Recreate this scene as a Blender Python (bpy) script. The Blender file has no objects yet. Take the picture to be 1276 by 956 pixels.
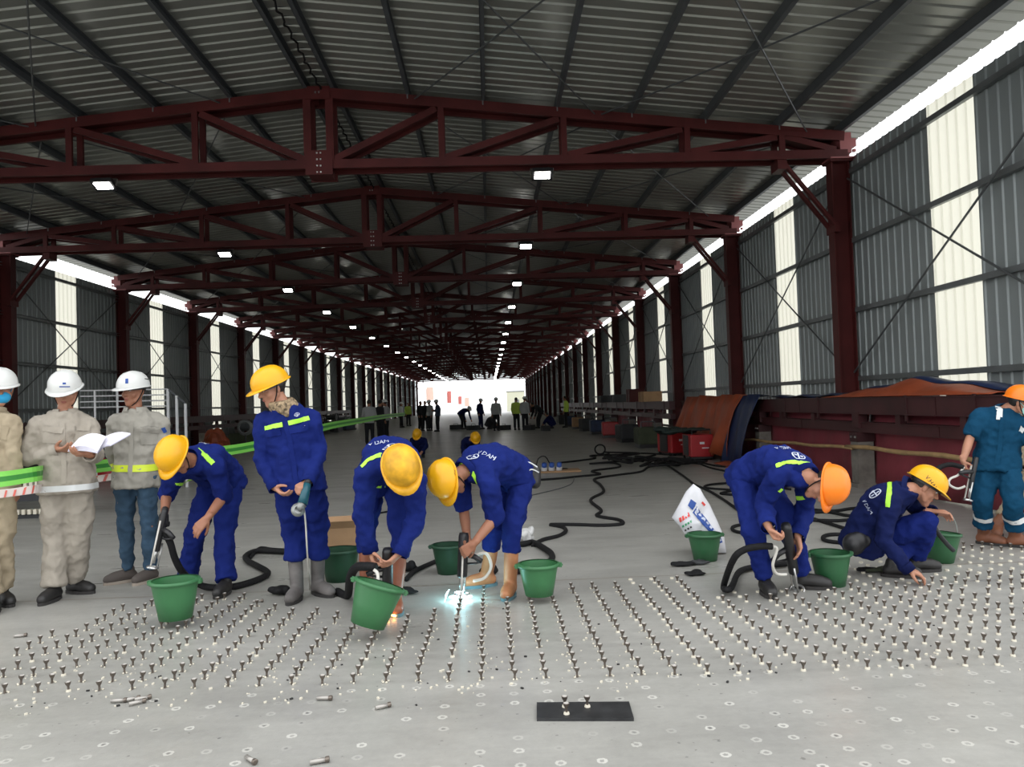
import bpy, bmesh, math, random
from mathutils import Vector, Matrix, Euler, Quaternion
from mathutils.bvhtree import BVHTree
from math import sin, cos, pi, radians as R_

C = bpy.context.scene.collection
random.seed(7)

# ---------------------------------------------------------------- camera
FPX = 957.0                      # focal length in pixels of the 1276 px frame
YAW, PITCH, ROLL = 0.03083, 0.02621, -0.03294
EYE = Vector((0, 0, 1.40))
FW = Vector((sin(YAW)*cos(PITCH), cos(YAW)*cos(PITCH), sin(PITCH)))
_r = Vector((cos(YAW), -sin(YAW), 0)); _u = _r.cross(FW)
RT = cos(ROLL)*_r + sin(ROLL)*_u
UP = -sin(ROLL)*_r + cos(ROLL)*_u
cam = bpy.data.cameras.new('camera'); cam.sensor_width = 36.0; cam.lens = 36.0*FPX/1276
cam.clip_start = 0.05; cam.clip_end = 2000
cam_o = bpy.data.objects.new('camera', cam); C.objects.link(cam_o)
cam_o.matrix_world = Matrix(((RT.x, UP.x, -FW.x, EYE.x), (RT.y, UP.y, -FW.y, EYE.y), (RT.z, UP.z, -FW.z, EYE.z), (0, 0, 0, 1)))
bpy.context.scene.camera = cam_o

# ---------------------------------------------------------------- daylight, exposure
world = bpy.data.worlds.new('overcast'); bpy.context.scene.world = world; world.use_nodes = True
_bg = world.node_tree.nodes['Background']
_bg.inputs[0].default_value = (0.97, 0.985, 1.0, 1); _bg.inputs[1].default_value = 2.2
vs = bpy.context.scene.view_settings
vs.view_transform = 'Standard'; vs.look = 'None'; vs.gamma = 1.0; vs.use_curve_mapping = False
vs.exposure = 0.0
bpy.context.scene.cycles.max_bounces = 8
bpy.context.scene.cycles.diffuse_bounces = 5

D0 = 13.29                       # second truss line; bays are 6 m
XR, XL, XC = 6.29, -11.82, -2.76 # column lines and ridge
HB = 5.48                        # underside of the bottom chords
KS = list(range(-1, 20))         # truss lines
Y0, Y1 = D0+6*KS[0]-0.4, D0+6*KS[-1]+0.4

def ray(px, py): return FW + RT*((px-638)/FPX) - UP*((py-478)/FPX)
def at_z(px, py, z=0.0):
    d = ray(px, py); return EYE + d*((z-EYE.z)/d.z)
def at_y(px, py, y):
    d = ray(px, py); return EYE + d*(y/d.y)
def at_x(px, py, x):
    d = ray(px, py); return EYE + d*(x/d.x)

# ---------------------------------------------------------------- materials
def mat(name, col, rough=0.6, metal=0.0, var=0.0, vscale=3.0, bump=0.0, bscale=40.0, emit=None, estr=0.0, spec=0.5, stretch=None):
    m = bpy.data.materials.new(name); m.use_nodes = True
    nt = m.node_tree; b = nt.nodes['Principled BSDF']
    b.inputs['Base Color'].default_value = (*col, 1); b.inputs['Roughness'].default_value = rough
    b.inputs['Metallic'].default_value = metal; b.inputs['Specular IOR Level'].default_value = spec
    if emit: b.inputs['Emission Color'].default_value = (*emit, 1); b.inputs['Emission Strength'].default_value = estr
    if var or bump:
        tc = nt.nodes.new('ShaderNodeTexCoord'); src = tc.outputs['Object']
        if stretch:
            mp = nt.nodes.new('ShaderNodeMapping'); mp.inputs['Scale'].default_value = stretch
            nt.links.new(src, mp.inputs[0]); src = mp.outputs[0]
    if var:
        n = nt.nodes.new('ShaderNodeTexNoise'); n.inputs['Scale'].default_value = vscale; n.inputs['Detail'].default_value = 5
        nt.links.new(src, n.inputs['Vector'])
        mr = nt.nodes.new('ShaderNodeMapRange'); mr.inputs[1].default_value = .3; mr.inputs[2].default_value = .7
        mr.inputs[3].default_value = 1-var; mr.inputs[4].default_value = 1+var
        nt.links.new(n.outputs[0], mr.inputs[0])
        mx = nt.nodes.new('ShaderNodeVectorMath'); mx.operation = 'SCALE'; mx.inputs[0].default_value = col
        nt.links.new(mr.outputs[0], mx.inputs['Scale']); nt.links.new(mx.outputs[0], b.inputs['Base Color'])
    if bump:
        n2 = nt.nodes.new('ShaderNodeTexNoise'); n2.inputs['Scale'].default_value = bscale; n2.inputs['Detail'].default_value = 4
        nt.links.new(src, n2.inputs['Vector'])
        bp = nt.nodes.new('ShaderNodeBump'); bp.inputs['Strength'].default_value = bump; bp.inputs['Distance'].default_value = .02
        nt.links.new(n2.outputs[0], bp.inputs['Height']); nt.links.new(bp.outputs[0], b.inputs['Normal'])
    return m

M = dict(
    maroon=mat('maroon primer', (.074, .0135, .013), .5, var=.25, vscale=1.5, bump=.05, spec=.22),
    maroon2=mat('maroon beam paint', (.050, .013, .015), .5, var=.35, vscale=2),
    pink=mat('lit primer bracket', (.30, .085, .085), .5),  # paler maroon: the light falling on the eave brackets is put into the colour
    galv=mat('galvanised steel', (.20, .215, .22), .45, .6, var=.1),
    galv_dark=mat('weathered galvanised', (.10, .11, .12), .5, .4, var=.1),
    rod=mat('brace rod', (.13, .14, .145), .45, .5),
    wall=mat('blue grey sheet', (.255, .285, .285), .40, .1, var=.08, vscale=.6),
    roof=mat('roof sheet underside', (.33, .34, .31), .30, .5, var=.06, vscale=.5),
    black=mat('black rubber', (.010, .010, .011), .7, bump=.3, bscale=50, spec=.2),
    blackp=mat('black plastic', (.015, .015, .017), .4),
    steel=mat('bright steel', (.55, .55, .54), .3, .9),
    studsteel=mat('stud steel', (.16, .135, .115), .4, .75, var=.3, vscale=60),
    studtop=mat('stud steel with sheen', (.42, .40, .37), .42, .6),  # paler stud steel, with the reflection on the head tops painted in
    ceramic=mat('ceramic ferrule', (.66, .62, .51), .85),
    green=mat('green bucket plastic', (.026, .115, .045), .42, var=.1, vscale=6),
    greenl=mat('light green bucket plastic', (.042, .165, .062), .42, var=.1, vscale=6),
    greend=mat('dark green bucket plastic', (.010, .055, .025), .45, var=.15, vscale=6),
    wire=mat('bucket wire', (.45, .50, .47), .4, .6),
    blue=mat('royal blue cotton', (.0085, .018, .130), .85, var=.14, vscale=5, bump=.7, bscale=9, spec=.10),
    navy=mat('navy cotton', (.007, .012, .062), .85, var=.14, vscale=5, bump=.7, bscale=9, spec=.10),
    teal=mat('petrol blue cotton', (.006, .050, .105), .85, var=.12, vscale=5, bump=.7, bscale=9, spec=.10),
    beige=mat('beige workwear', (.36, .325, .275), .9, var=.07, vscale=5, bump=.6, bscale=9, spec=.2),
    beige2=mat('sand workwear', (.38, .315, .22), .9, var=.07, vscale=5, bump=.6, bscale=9, spec=.2),
    greyshirt=mat('stone grey shirt', (.33, .315, .275), .9, var=.06, vscale=5, bump=.2, bscale=14, spec=.2),
    jeans=mat('blue denim', (.045, .085, .135), .9, var=.3, vscale=7, bump=.2, bscale=30, spec=.2),
    skin=mat('skin', (.42, .20, .125), .55, var=.08, vscale=12),
    skin2=mat('skin tanned', (.33, .145, .085), .55, var=.08, vscale=12),
    hair=mat('black hair', (.012, .010, .009), .6, bump=.4, bscale=80),
    eyew=mat('eye white', (.75, .72, .68), .3), eyeb=mat('iris', (.02, .012, .008), .2),
    lip=mat('lips', (.33, .11, .085), .5), brow=mat('eyebrow', (.02, .015, .012), .8),
    yellow=mat('yellow helmet', (.80, .40, .004), .35, var=.05, vscale=10),
    yellow_old=mat('worn yellow helmet', (.70, .36, .012), .5, var=.28, vscale=13),
    orange=mat('orange helmet', (.90, .21, .008), .35, var=.04, vscale=10),
    white=mat('white helmet', (.66, .67, .65), .3),
    lime=mat('lime reflective tape', (.42, .85, .06), .5, emit=None), limey=mat('yellow green belt', (.62, .75, .03), .5),
    silver=mat('silver reflective tape', (.66, .68, .68), .4, .1),
    wprint=mat('white print', (.50, .54, .66), .7), bprint=mat('blue print', (.02, .07, .30), .6),
    rprint=mat('red print', (.65, .06, .05), .6), kprint=mat('black print', (.02, .02, .02), .6),
    gprint=mat('green print', (.05, .35, .15), .6),
    boot=mat('brown rubber boot', (.235, .075, .035), .5, var=.2, vscale=8),
    boottan=mat('tan boot', (.40, .17, .075), .6, var=.15, vscale=8),
    leather=mat('brown leather', (.20, .075, .038), .6, var=.2, vscale=9),
    boot_grey=mat('muddy grey boot', (.13, .12, .115), .7, var=.3, vscale=9), boot_dark=mat('dark boot shaft', (.035, .030, .028), .7),
    shoe=mat('black shoe', (.017, .016, .016), .5), shoebr=mat('grey brown sneaker', (.085, .070, .062), .7), sole=mat('dark sole', (.03, .028, .027), .8),
    solew=mat('pale sole', (.35, .30, .25), .8), soleblue=mat('blue grey sole', (.10, .19, .22), .7),
    mask=mat('sky blue face mask', (.03, .36, .66), .8), maskp=mat('pale green mask', (.35, .62, .58), .8), maskw=mat('white mask', (.75, .75, .75), .8),
    scarf=mat('patterned scarf', (.26, .19, .115), .9, var=.85, vscale=45),
    glove=mat('black glove', (.012, .012, .013), .7),
    paper=mat('paper', (.74, .73, .82), .7), paperb=mat('paper cover', (.42, .42, .56), .6),
    tool_teal=mat('grinder teal', (.010, .085, .115), .35), tool_grey=mat('grinder alloy', (.26, .27, .26), .4, .5),
    hosew=mat('white gas hose', (.62, .60, .55), .5), brownc=mat('cardboard', (.33, .20, .105), .85, var=.12, vscale=6),
    bag=mat('white woven sack', (.66, .66, .69), .55, var=.04, vscale=9, bump=.3, bscale=9),
    plasticbag=mat('crumpled white plastic', (.55, .55, .54), .4, bump=.5, bscale=14),
    plate=mat('dark steel plate', (.035, .036, .038), .45, .4, var=.35, vscale=14),
    tarp_o=mat('orange tarpaulin', (.30, .058, .018), .55, var=.22, vscale=2.5, bump=.5, bscale=5),
    tarp_b=mat('navy tarpaulin', (.012, .024, .075), .5, var=.2, vscale=2.5, bump=.5, bscale=5),
    tarp_m=mat('maroon tarpaulin', (.21, .034, .048), .5, var=.25, vscale=1.6, bump=.6, bscale=3),
    concrete=mat('post concrete', (.17, .155, .135), .9, var=.3, vscale=5, bump=.4, bscale=20),
    bamboo=mat('bamboo', (.34, .22, .10), .6, var=.2, vscale=8),
    red=mat('red machine paint', (.34, .012, .016), .45, var=.12, vscale=5), darkgreen=mat('dark green cover', (.010, .022, .018), .7, var=.3),
    tape_g=mat('green barrier tape', (.20, .60, .09), .5), tape_gd=mat('dark green tape stripe', (.03, .22, .03), .5),
    tape_r=mat('red tape', (.62, .13, .10), .5), tape_w=mat('white tape', (.70, .62, .58), .5),
    whitepaint=mat('white steel tube', (.62, .63, .64), .45, .1), clutter=mat('dark machine', (.022, .024, .027), .6, var=.5, vscale=3),
    clutterb=mat('blue machine', (.015, .03, .075), .6, var=.5, vscale=3), clutterg=mat('olive canvas', (.05, .06, .035), .9, var=.3), brass=mat('brass', (.5, .33, .1), .35, .8),
    shirtw=mat('pale shirt', (.36, .37, .37), .9), trous=mat('dark trousers', (.014, .015, .018), .9), vestg=mat('hi vis vest', (.45, .62, .08), .7),
    glass=mat('lamp glass', (1, 1, 1), .3, emit=(1, .98, .92), estr=45.0), cream=mat('cream cabin', (.62, .62, .48), .8),
    flagr=mat('red flag', (.55, .16, .14), .8), flagp=mat('pink banner', (.72, .50, .42), .8),
)
# translucent wall sheet: daylight comes through it
_m = bpy.data.materials.new('translucent sheet'); _m.use_nodes = True; nt = _m.node_tree
for n in list(nt.nodes): nt.nodes.remove(n)
_o = nt.nodes.new('ShaderNodeOutputMaterial'); _t = nt.nodes.new('ShaderNodeBsdfTranslucent'); _d = nt.nodes.new('ShaderNodeBsdfDiffuse'); _x = nt.nodes.new('ShaderNodeMixShader')
_t.inputs[0].default_value = (.88, .86, .74, 1); _d.inputs[0].default_value = (.6, .6, .5, 1); _x.inputs[0].default_value = .3
nt.links.new(_t.outputs[0], _x.inputs[1]); nt.links.new(_d.outputs[0], _x.inputs[2]); nt.links.new(_x.outputs[0], _o.inputs[0]); M['translucent'] = _m

def floor_material():
    m = bpy.data.materials.new('steel deck'); m.use_nodes = True; nt = m.node_tree; N = nt.nodes; L = nt.links
    b = N['Principled BSDF']; tc = N.new('ShaderNodeTexCoord')
    def math_(op, a, c=None, d=None):
        n = N.new('ShaderNodeMath'); n.operation = op
        for i, v in enumerate((a, c, d)):
            if v is None: continue
            if isinstance(v, (int, float)): n.inputs[i].default_value = v
            else: L.new(v, n.inputs[i])
        return n.outputs[0]
    def noise(scale, stretch=(1, 1, 1), detail=5, rough=.55):
        mp = N.new('ShaderNodeMapping'); mp.inputs['Scale'].default_value = stretch; L.new(tc.outputs['Object'], mp.inputs[0])
        n = N.new('ShaderNodeTexNoise'); n.inputs['Scale'].default_value = scale; n.inputs['Detail'].default_value = detail; n.inputs['Roughness'].default_value = rough
        L.new(mp.outputs[0], n.inputs['Vector']); return n.outputs[0]
    def rng(v, a, b_, c, d):
        n = N.new('ShaderNodeMapRange'); L.new(v, n.inputs[0])
        for i, q in enumerate((a, b_, c, d)): n.inputs[i+1].default_value = q
        return n.outputs[0]
    big = rng(noise(.75, (1, 1.6, 1), 8, .66), .3, .7, .80, 1.13); streak = rng(noise(.9, (.7, 5, 1), 7, .7), .32, .68, .93, 1.06)
    fine = rng(noise(22, (1, 1, 1), 6, .7), .3, .7, .93, 1.06)
    v = math_('MULTIPLY', math_('MULTIPLY', big, streak), fine)
    col = N.new('ShaderNodeVectorMath'); col.operation = 'SCALE'; col.inputs[0].default_value = (.335, .330, .305); L.new(v, col.inputs['Scale'])
    out = col.outputs[0]
    sx = N.new('ShaderNodeSeparateXYZ'); L.new(tc.outputs['Object'], sx.inputs[0])
    # burnt ring marks where studs will be shot on: a grid of 0.16 x 0.12 m in front of the stud field
    gx = math_('DIVIDE', math_('ADD', sx.outputs[0], 100*.1615-.075+.08), .1615); gy = math_('DIVIDE', math_('ADD', sx.outputs[1], 100*.123), .123)
    wn = N.new('ShaderNodeTexWhiteNoise'); wn.noise_dimensions = '2D'
    cb = N.new('ShaderNodeCombineXYZ'); L.new(math_('FLOOR', gx), cb.inputs[0]); L.new(math_('FLOOR', gy), cb.inputs[1]); L.new(cb.outputs[0], wn.inputs['Vector'])
    wc = N.new('ShaderNodeSeparateColor'); L.new(wn.outputs['Color'], wc.inputs[0])
    fx = math_('MULTIPLY', math_('SUBTRACT', math_('SUBTRACT', math_('FRACT', gx), .5), math_('MULTIPLY', math_('SUBTRACT', wc.outputs[0], .5), .10)), .1615)
    fy = math_('MULTIPLY', math_('SUBTRACT', math_('SUBTRACT', math_('FRACT', gy), .5), math_('MULTIPLY', math_('SUBTRACT', wc.outputs[1], .5), .10)), .123)
    fn = noise(90); rad = math_('ADD', math_('SQRT', math_('ADD', math_('MULTIPLY', fx, fx), math_('MULTIPLY', fy, fy))), rng(fn, .3, .7, -.004, .004))
    ring = math_('LESS_THAN', math_('ABSOLUTE', math_('SUBTRACT', rad, .0165)), .0058)
    core = math_('LESS_THAN', rad, .007)
    inarea = math_('MULTIPLY', math_('LESS_THAN', sx.outputs[1], 3.92), math_('GREATER_THAN', sx.outputs[1], -1.5))
    ring = math_('MULTIPLY', math_('MULTIPLY', ring, inarea), rng(wc.outputs[2], .3, 1.0, 0.0, .7))
    core = math_('MULTIPLY', math_('MULTIPLY', core, inarea), rng(wc.outputs[0], .5, 1.0, 0.0, .75))
    def mix(a, c, f):
        n = N.new('ShaderNodeMix'); n.data_type = 'RGBA'; L.new(f, n.inputs[0]); L.new(a, n.inputs[6]); n.inputs[7].default_value = (*c, 1); return n.outputs[2]
    out = mix(out, (.66, .65, .60), ring); out = mix(out, (.10, .10, .10), core)
    # weld seams between deck plates and brown stains
    seam = math_('LESS_THAN', math_('ABSOLUTE', math_('SUBTRACT', math_('FRACT', math_('DIVIDE', math_('ADD', sx.outputs[1], rng(noise(.8), .3, .7, -.03, .03)), 5.95)), .02)), .0022)
    out = mix(out, (.17, .13, .09), math_('MULTIPLY', seam, .55))
    dots = rng(noise(34, (1, 1, 1), 2, .4), .72, .76, 0, .5); out = mix(out, (.08, .075, .07), dots)
    L.new(out, b.inputs['Base Color'])
    L.new(rng(noise(1.3, (.6, 3, 1), 5), .3, .7, .26, .44), b.inputs['Roughness'])
    bp = N.new('ShaderNodeBump'); bp.inputs['Strength'].default_value = .12; bp.inputs['Distance'].default_value = .01
    L.new(noise(30), bp.inputs['Height']); L.new(bp.outputs[0], b.inputs['Normal'])
    return m
M['floor'] = floor_material()

# ---------------------------------------------------------------- mesh helpers
class MB:
    """collects vertices and faces of ONE mesh"""
    def __init__(s): s.v = []; s.f = []; s.m = []; s.mi = 0
    def add(s, vs_, fs):
        o = len(s.v); s.v += [tuple(q) for q in vs_]; s.f += [tuple(i+o for i in f) for f in fs]; s.m += [s.mi]*len(fs); return s
    def box(s, c, d, rot=None):
        x, y, z = d[0]/2, d[1]/2, d[2]/2
        P = [Vector(p) for p in ((-x,-y,-z),(x,-y,-z),(x,y,-z),(-x,y,-z),(-x,-y,z),(x,-y,z),(x,y,z),(-x,y,z))]
        if rot is not None: P = [rot @ p for p in P]
        c = Vector(c); return s.add([p+c for p in P], [(3,2,1,0),(4,5,6,7),(0,1,5,4),(1,2,6,5),(2,3,7,6),(3,0,4,7)])
    def bar(s, a, b, w, h, up=(0,0,1), off=(0,0)):
        """box from a to b, w across, h along up"""
        a = Vector(a); b = Vector(b); d = (b-a).normalized(); up = Vector(up)
        sd = d.cross(up).normalized(); u = sd.cross(d).normalized(); o = sd*off[0]+u*off[1]
        P = []
        for e in (a, b):
            for i, j in ((-1,-1),(1,-1),(1,1),(-1,1)): P.append(e+o+sd*(w/2*i)+u*(h/2*j))
        return s.add(P, [(0,1,2,3),(7,6,5,4),(0,4,5,1),(1,5,6,2),(2,6,7,3),(3,7,4,0)])
    def tube(s, pts, r, n=8, cap=True):
        pts = [Vector(p) for p in pts]; rs = r if isinstance(r, (list, tuple)) else [r]*len(pts)
        t = (pts[1]-pts[0]).normalized(); ref = Vector((0,0,1)) if abs(t.z) < .9 else Vector((1,0,0))
        u = t.cross(ref).normalized(); V = []; F = []
        for i, p in enumerate(pts):
            t2 = (pts[min(i+1, len(pts)-1)]-pts[max(i-1, 0)])
            t2 = t2.normalized() if t2.length > 1e-9 else t
            q = t.rotation_difference(t2); u = (q @ u); u = (u-t2*u.dot(t2)).normalized(); t = t2; w = t.cross(u)
            for k in range(n): V.append(p+(u*cos(2*pi*k/n)+w*sin(2*pi*k/n))*rs[i])
        for i in range(len(pts)-1):
            for k in range(n): F.append((i*n+k, i*n+(k+1) % n, (i+1)*n+(k+1) % n, (i+1)*n+k))
        if cap: F.append(tuple(range(n-1, -1, -1))); F.append(tuple((len(pts)-1)*n+k for k in range(n)))
        return s.add(V, F)
    def lathe(s, prof, n=24, mtx=None, cap=False):
        V = []; F = []
        for r, z in prof:
            for k in range(n): V.append(Vector((r*cos(2*pi*k/n), r*sin(2*pi*k/n), z)))
        for i in range(len(prof)-1):
            for k in range(n): F.append((i*n+k, i*n+(k+1) % n, (i+1)*n+(k+1) % n, (i+1)*n+k))
        if cap: F.append(tuple(range(n-1, -1, -1))); F.append(tuple((len(prof)-1)*n+k for k in range(n)))
        if mtx is not None: V = [mtx @ p for p in V]
        return s.add(V, F)
    def ell(s, c, r, rot=None, nu=12, nv=8):
        V = [Vector((0,0,-1))]; F = []
        for j in range(1, nv):
            a = -pi/2+pi*j/nv
            for i in range(nu): V.append(Vector((cos(a)*cos(2*pi*i/nu), cos(a)*sin(2*pi*i/nu), sin(a))))
        V.append(Vector((0,0,1))); top = len(V)-1
        for i in range(nu): F.append((0, 1+(i+1) % nu, 1+i)); F.append((top, top-nu+i, top-nu+(i+1) % nu))
        for j in range(nv-2):
            for i in range(nu): F.append((1+j*nu+i, 1+j*nu+(i+1) % nu, 1+(j+1)*nu+(i+1) % nu, 1+(j+1)*nu+i))
        r = Vector(r) if not isinstance(r, (int, float)) else Vector((r, r, r)); c = Vector(c)
        V = [Vector((p.x*r.x, p.y*r.y, p.z*r.z)) for p in V]
        if rot is not None: V = [rot @ p for p in V]
        return s.add([p+c for p in V], F)
    def caps(s, pts, rs, n=10):
        """chain of overlapping capsules, for a voxel union"""
        pts = [Vector(p) for p in pts]
        for i in range(len(pts)-1):
            a, b = pts[i], pts[i+1]
            if (b-a).length < 1e-5: continue
            s.tube([a, b], [rs[i], rs[i+1]], n); s.ell(b, rs[i+1]*.998, None, n, 8)
        s.ell(pts[0], rs[0]*.998, None, n, 8); return s
    def mesh(s, name, mats, smooth=False):
        me = bpy.data.meshes.new(name); me.from_pydata(s.v, [], s.f)
        for m in (mats if isinstance(mats, (list, tuple)) else [mats]): me.materials.append(M[m] if isinstance(m, str) else m)
        if any(s.m): me.polygons.foreach_set('material_index', s.m)
        if smooth: me.polygons.foreach_set('use_smooth', [True]*len(me.polygons))
        me.update(); return me
    def build(s, name, mats, parent=None, smooth=False):
        return link(name, s.mesh(name, mats, smooth), parent)

def link(name, data, parent=None, loc=None, rot=None):
    o = bpy.data.objects.new(name, data); C.objects.link(o)
    if parent is not None: o.parent = parent
    if loc is not None: o.location = loc
    if rot is not None: o.rotation_euler = rot
    return o
def tag(o, label, cat, group=None, kind=None):
    if label: o['label'] = label
    if cat: o['category'] = cat
    if group: o['group'] = group
    if kind: o['kind'] = kind
    return o
def thing(name, label, cat, loc=(0, 0, 0), rz=0, group=None):
    return tag(link(name, None, None, loc, (0, 0, rz)), label, cat, group)
def struct(name, loc=(0, 0, 0)):
    o = link(name, None, None, loc); o['kind'] = 'structure'; return o
def copy_tree(o, parent=None):
    c = o.copy(); C.objects.link(c)
    if parent is not None: c.parent = parent
    for ch in o.children: copy_tree(ch, c)
    return c
ORD = ['first','second','third','fourth','fifth','sixth','seventh','eighth','ninth','tenth','eleventh','twelfth','thirteenth','fourteenth','fifteenth','sixteenth','seventeenth','eighteenth','nineteenth','twentieth','twenty-first','twenty-second','twenty-third','twenty-fourth']
def spline(pts, k=6):
    """Catmull-Rom through pts"""
    pts = [Vector(p) for p in pts]; out = []
    for i in range(len(pts)-1):
        a = pts[max(i-1, 0)]; b = pts[i]; c = pts[i+1]; d = pts[min(i+2, len(pts)-1)]
        for j in range(k):
            t = j/k; out.append(.5*((2*b)+(c-a)*t+(2*a-5*b+4*c-d)*t*t+(3*b-a-3*c+d)*t*t*t))
    return out+[pts[-1]]
def evaluated(o):
    dg = bpy.context.evaluated_depsgraph_get(); return bpy.data.meshes.new_from_object(o.evaluated_get(dg))
def voxel(mb, name, mats, size, smooth=3, decim=1.0, disp=None, sub=0):
    """union of the overlapping closed pieces of mb as one continuous mesh"""
    me = mb.mesh('tmp', mats); o = bpy.data.objects.new('tmp', me); C.objects.link(o)
    m = o.modifiers.new('r', 'REMESH'); m.mode = 'VOXEL'; m.voxel_size = size
    if smooth: m = o.modifiers.new('s', 'SMOOTH'); m.factor = .5; m.iterations = smooth
    if disp:
        t = bpy.data.textures.new('folds', 'CLOUDS'); t.noise_scale = disp[1]; t.noise_depth = 2; t.noise_basis = disp[2] if len(disp) > 2 else 'BLENDER_ORIGINAL'
        m = o.modifiers.new('d', 'DISPLACE'); m.texture = t; m.strength = disp[0]; m.mid_level = .5; m.texture_coords = 'GLOBAL'
    if decim < 1: m = o.modifiers.new('dc', 'DECIMATE'); m.ratio = decim
    r = evaluated(o); r.name = name; bpy.data.objects.remove(o); bpy.data.meshes.remove(me)
    r.polygons.foreach_set('use_smooth', [True]*len(r.polygons)); r.polygons.foreach_set('material_index', [0]*len(r.polygons))
    r.materials.clear()
    for q in (mats if isinstance(mats, (list, tuple)) else [mats]): r.materials.append(M[q])
    return r
# ================================================================ SETTING
# floor: the welded steel deck; outside ground beyond both open ends
mb = MB(); mb.add([(-40, -40, 0), (40, -40, 0), (40, 400, 0), (-40, 400, 0)], [(0, 1, 2, 3)])
fl = mb.build('floor', 'floor'); fl['kind'] = 'structure'

PITCH_W = 6/28.
def corrugated(y0, n, pitch, depth, f):
    """n ribs along Y; f(y, h) gives the two edge points for profile height h"""
    V = []; prof = [(0, 0), (.72, 0), (.79, 1), (.93, 1)]
    ys = [(y0+(i+a)*pitch, h*depth) for i in range(n) for a, h in prof]+[(y0+n*pitch, 0)]
    for y, h in ys: V += list(f(y, h))
    return V, [(2*i, 2*i+1, 2*i+3, 2*i+2) for i in range(len(ys)-1)]
WALL_TOP = 5.55
def make_wall(side, name, xw, xcol):
    root = struct(name, (xw, 0, 0)); s = 1 if side > 0 else -1
    def sheet(n): 
        V, F = corrugated(0, n, PITCH_W, .02, lambda y, h: ((-s*h, y, 0), (-s*h, y, WALL_TOP))); m = MB(); m.add(V, F); return m
    m12 = sheet(12).mesh('wall_sheet', 'wall'); m5 = sheet(5).mesh('translucent_sheet', 'translucent'); m11 = sheet(11).mesh('wall_sheet', 'wall')
    gm = MB()
    gm.box((0, 3, 0), (.012, 6, .08)); gm.box((.03, 3, .036), (.06, 6, .008)); gm.box((.03, 3, -.036), (.06, 6, .008)); gme = gm.mesh('girt', 'galv')
    for k in KS[:-1]:
        y = D0+6*k
        link('wall_sheet', m12, root, (0, y, 0)); t = link('translucent_sheet', m5, root, (-.004*s, y+12*PITCH_W, 0)); t['label'] = 'pale translucent sheet'
        link('wall_sheet', m11, root, (0, y+17*PITCH_W, 0))
        for z in (.42, 1.64, 2.84, 4.06, 5.28):
            link('girt', gme, root, (-.10*s if s > 0 else .10, y, z), (0, 0, 0) if s > 0 else (0, 0, 0))
        rb = MB(); rb.tube([(-.14*s, y+.12, 1.75), (-.14*s, y+5.88, 5.15)], .016, 6); rb.build('brace_rod', 'rod', root)
        rb = MB(); rb.tube([(-.17*s, y+.12, 5.15), (-.17*s, y+5.88, 1.75)], .016, 6); rb.build('brace_rod', 'rod', root)
    return root
make_wall(1, 'wall_right', XR+.25, XR); make_wall(-1, 'wall_left', XL-.25, XL)

SLOPE = .106
def roof_z(x): return 7.08-SLOPE*abs(x-XC)
ceil = struct('ceiling', (XC, 0, 0))
HALF = XR+.64-XC
def roof_mesh(s, n, nm):
    V, F = corrugated(0, n, 6/24., .023, lambda y, h: ((0, y, 7.08+h), (s*HALF, y, 7.08-SLOPE*HALF+h))); m = MB(); m.add(V, F); return m.mesh(nm, 'roof')
rm = [roof_mesh(-1, 24, 'roof_sheet'), roof_mesh(1, 24, 'roof_sheet')]
for k in KS[:-1]:
    for me in rm: link('roof_sheet', me, ceil, (0, D0+6*k, 0))
cap = MB(); cap.bar((-.25, Y0, 7.10), (-.25, Y1, 7.10), .5, .012); cap.bar((.25, Y0, 7.10), (.25, Y1, 7.10), .5, .012); cap.build('ridge_cap', 'galv_dark', ceil)
for s in (-1, 1):
    for a in (.23, 1.51, 2.80, 4.08, 5.37, 6.65, 7.94, 9.05):
        z = 7.08-SLOPE*a; m = MB()
        m.box((s*a, (Y0+Y1)/2, z-.08), (.012, Y1-Y0, .15)); m.box((s*a+.03, (Y0+Y1)/2, z-.15), (.06, Y1-Y0, .010)); m.box((s*a+.03, (Y0+Y1)/2, z-.010), (.06, Y1-Y0, .010))
        m.build('purlin', 'galv_dark', ceil)
    for k in KS[:-1]:
        y = D0+6*k
        for a, b in ((1.6, 4.8), (4.8, 8.5)):
            for (p, q) in ((a, b), (b, a)):
                m = MB(); m.tube([(s*p, y+.1, 6.86-SLOPE*p), (s*q, y+5.9, 6.86-SLOPE*q)], .014, 5); m.build('brace_rod', 'rod', ceil)
pts = [Vector((.05+.025*sin(i*1.9), 7+i*.12, 6.88+.03*cos(i*1.9))) for i in range(330)]
m = MB(); m.tube(pts, .016, 5); m.build('ridge_cable', 'black', ceil)

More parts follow.
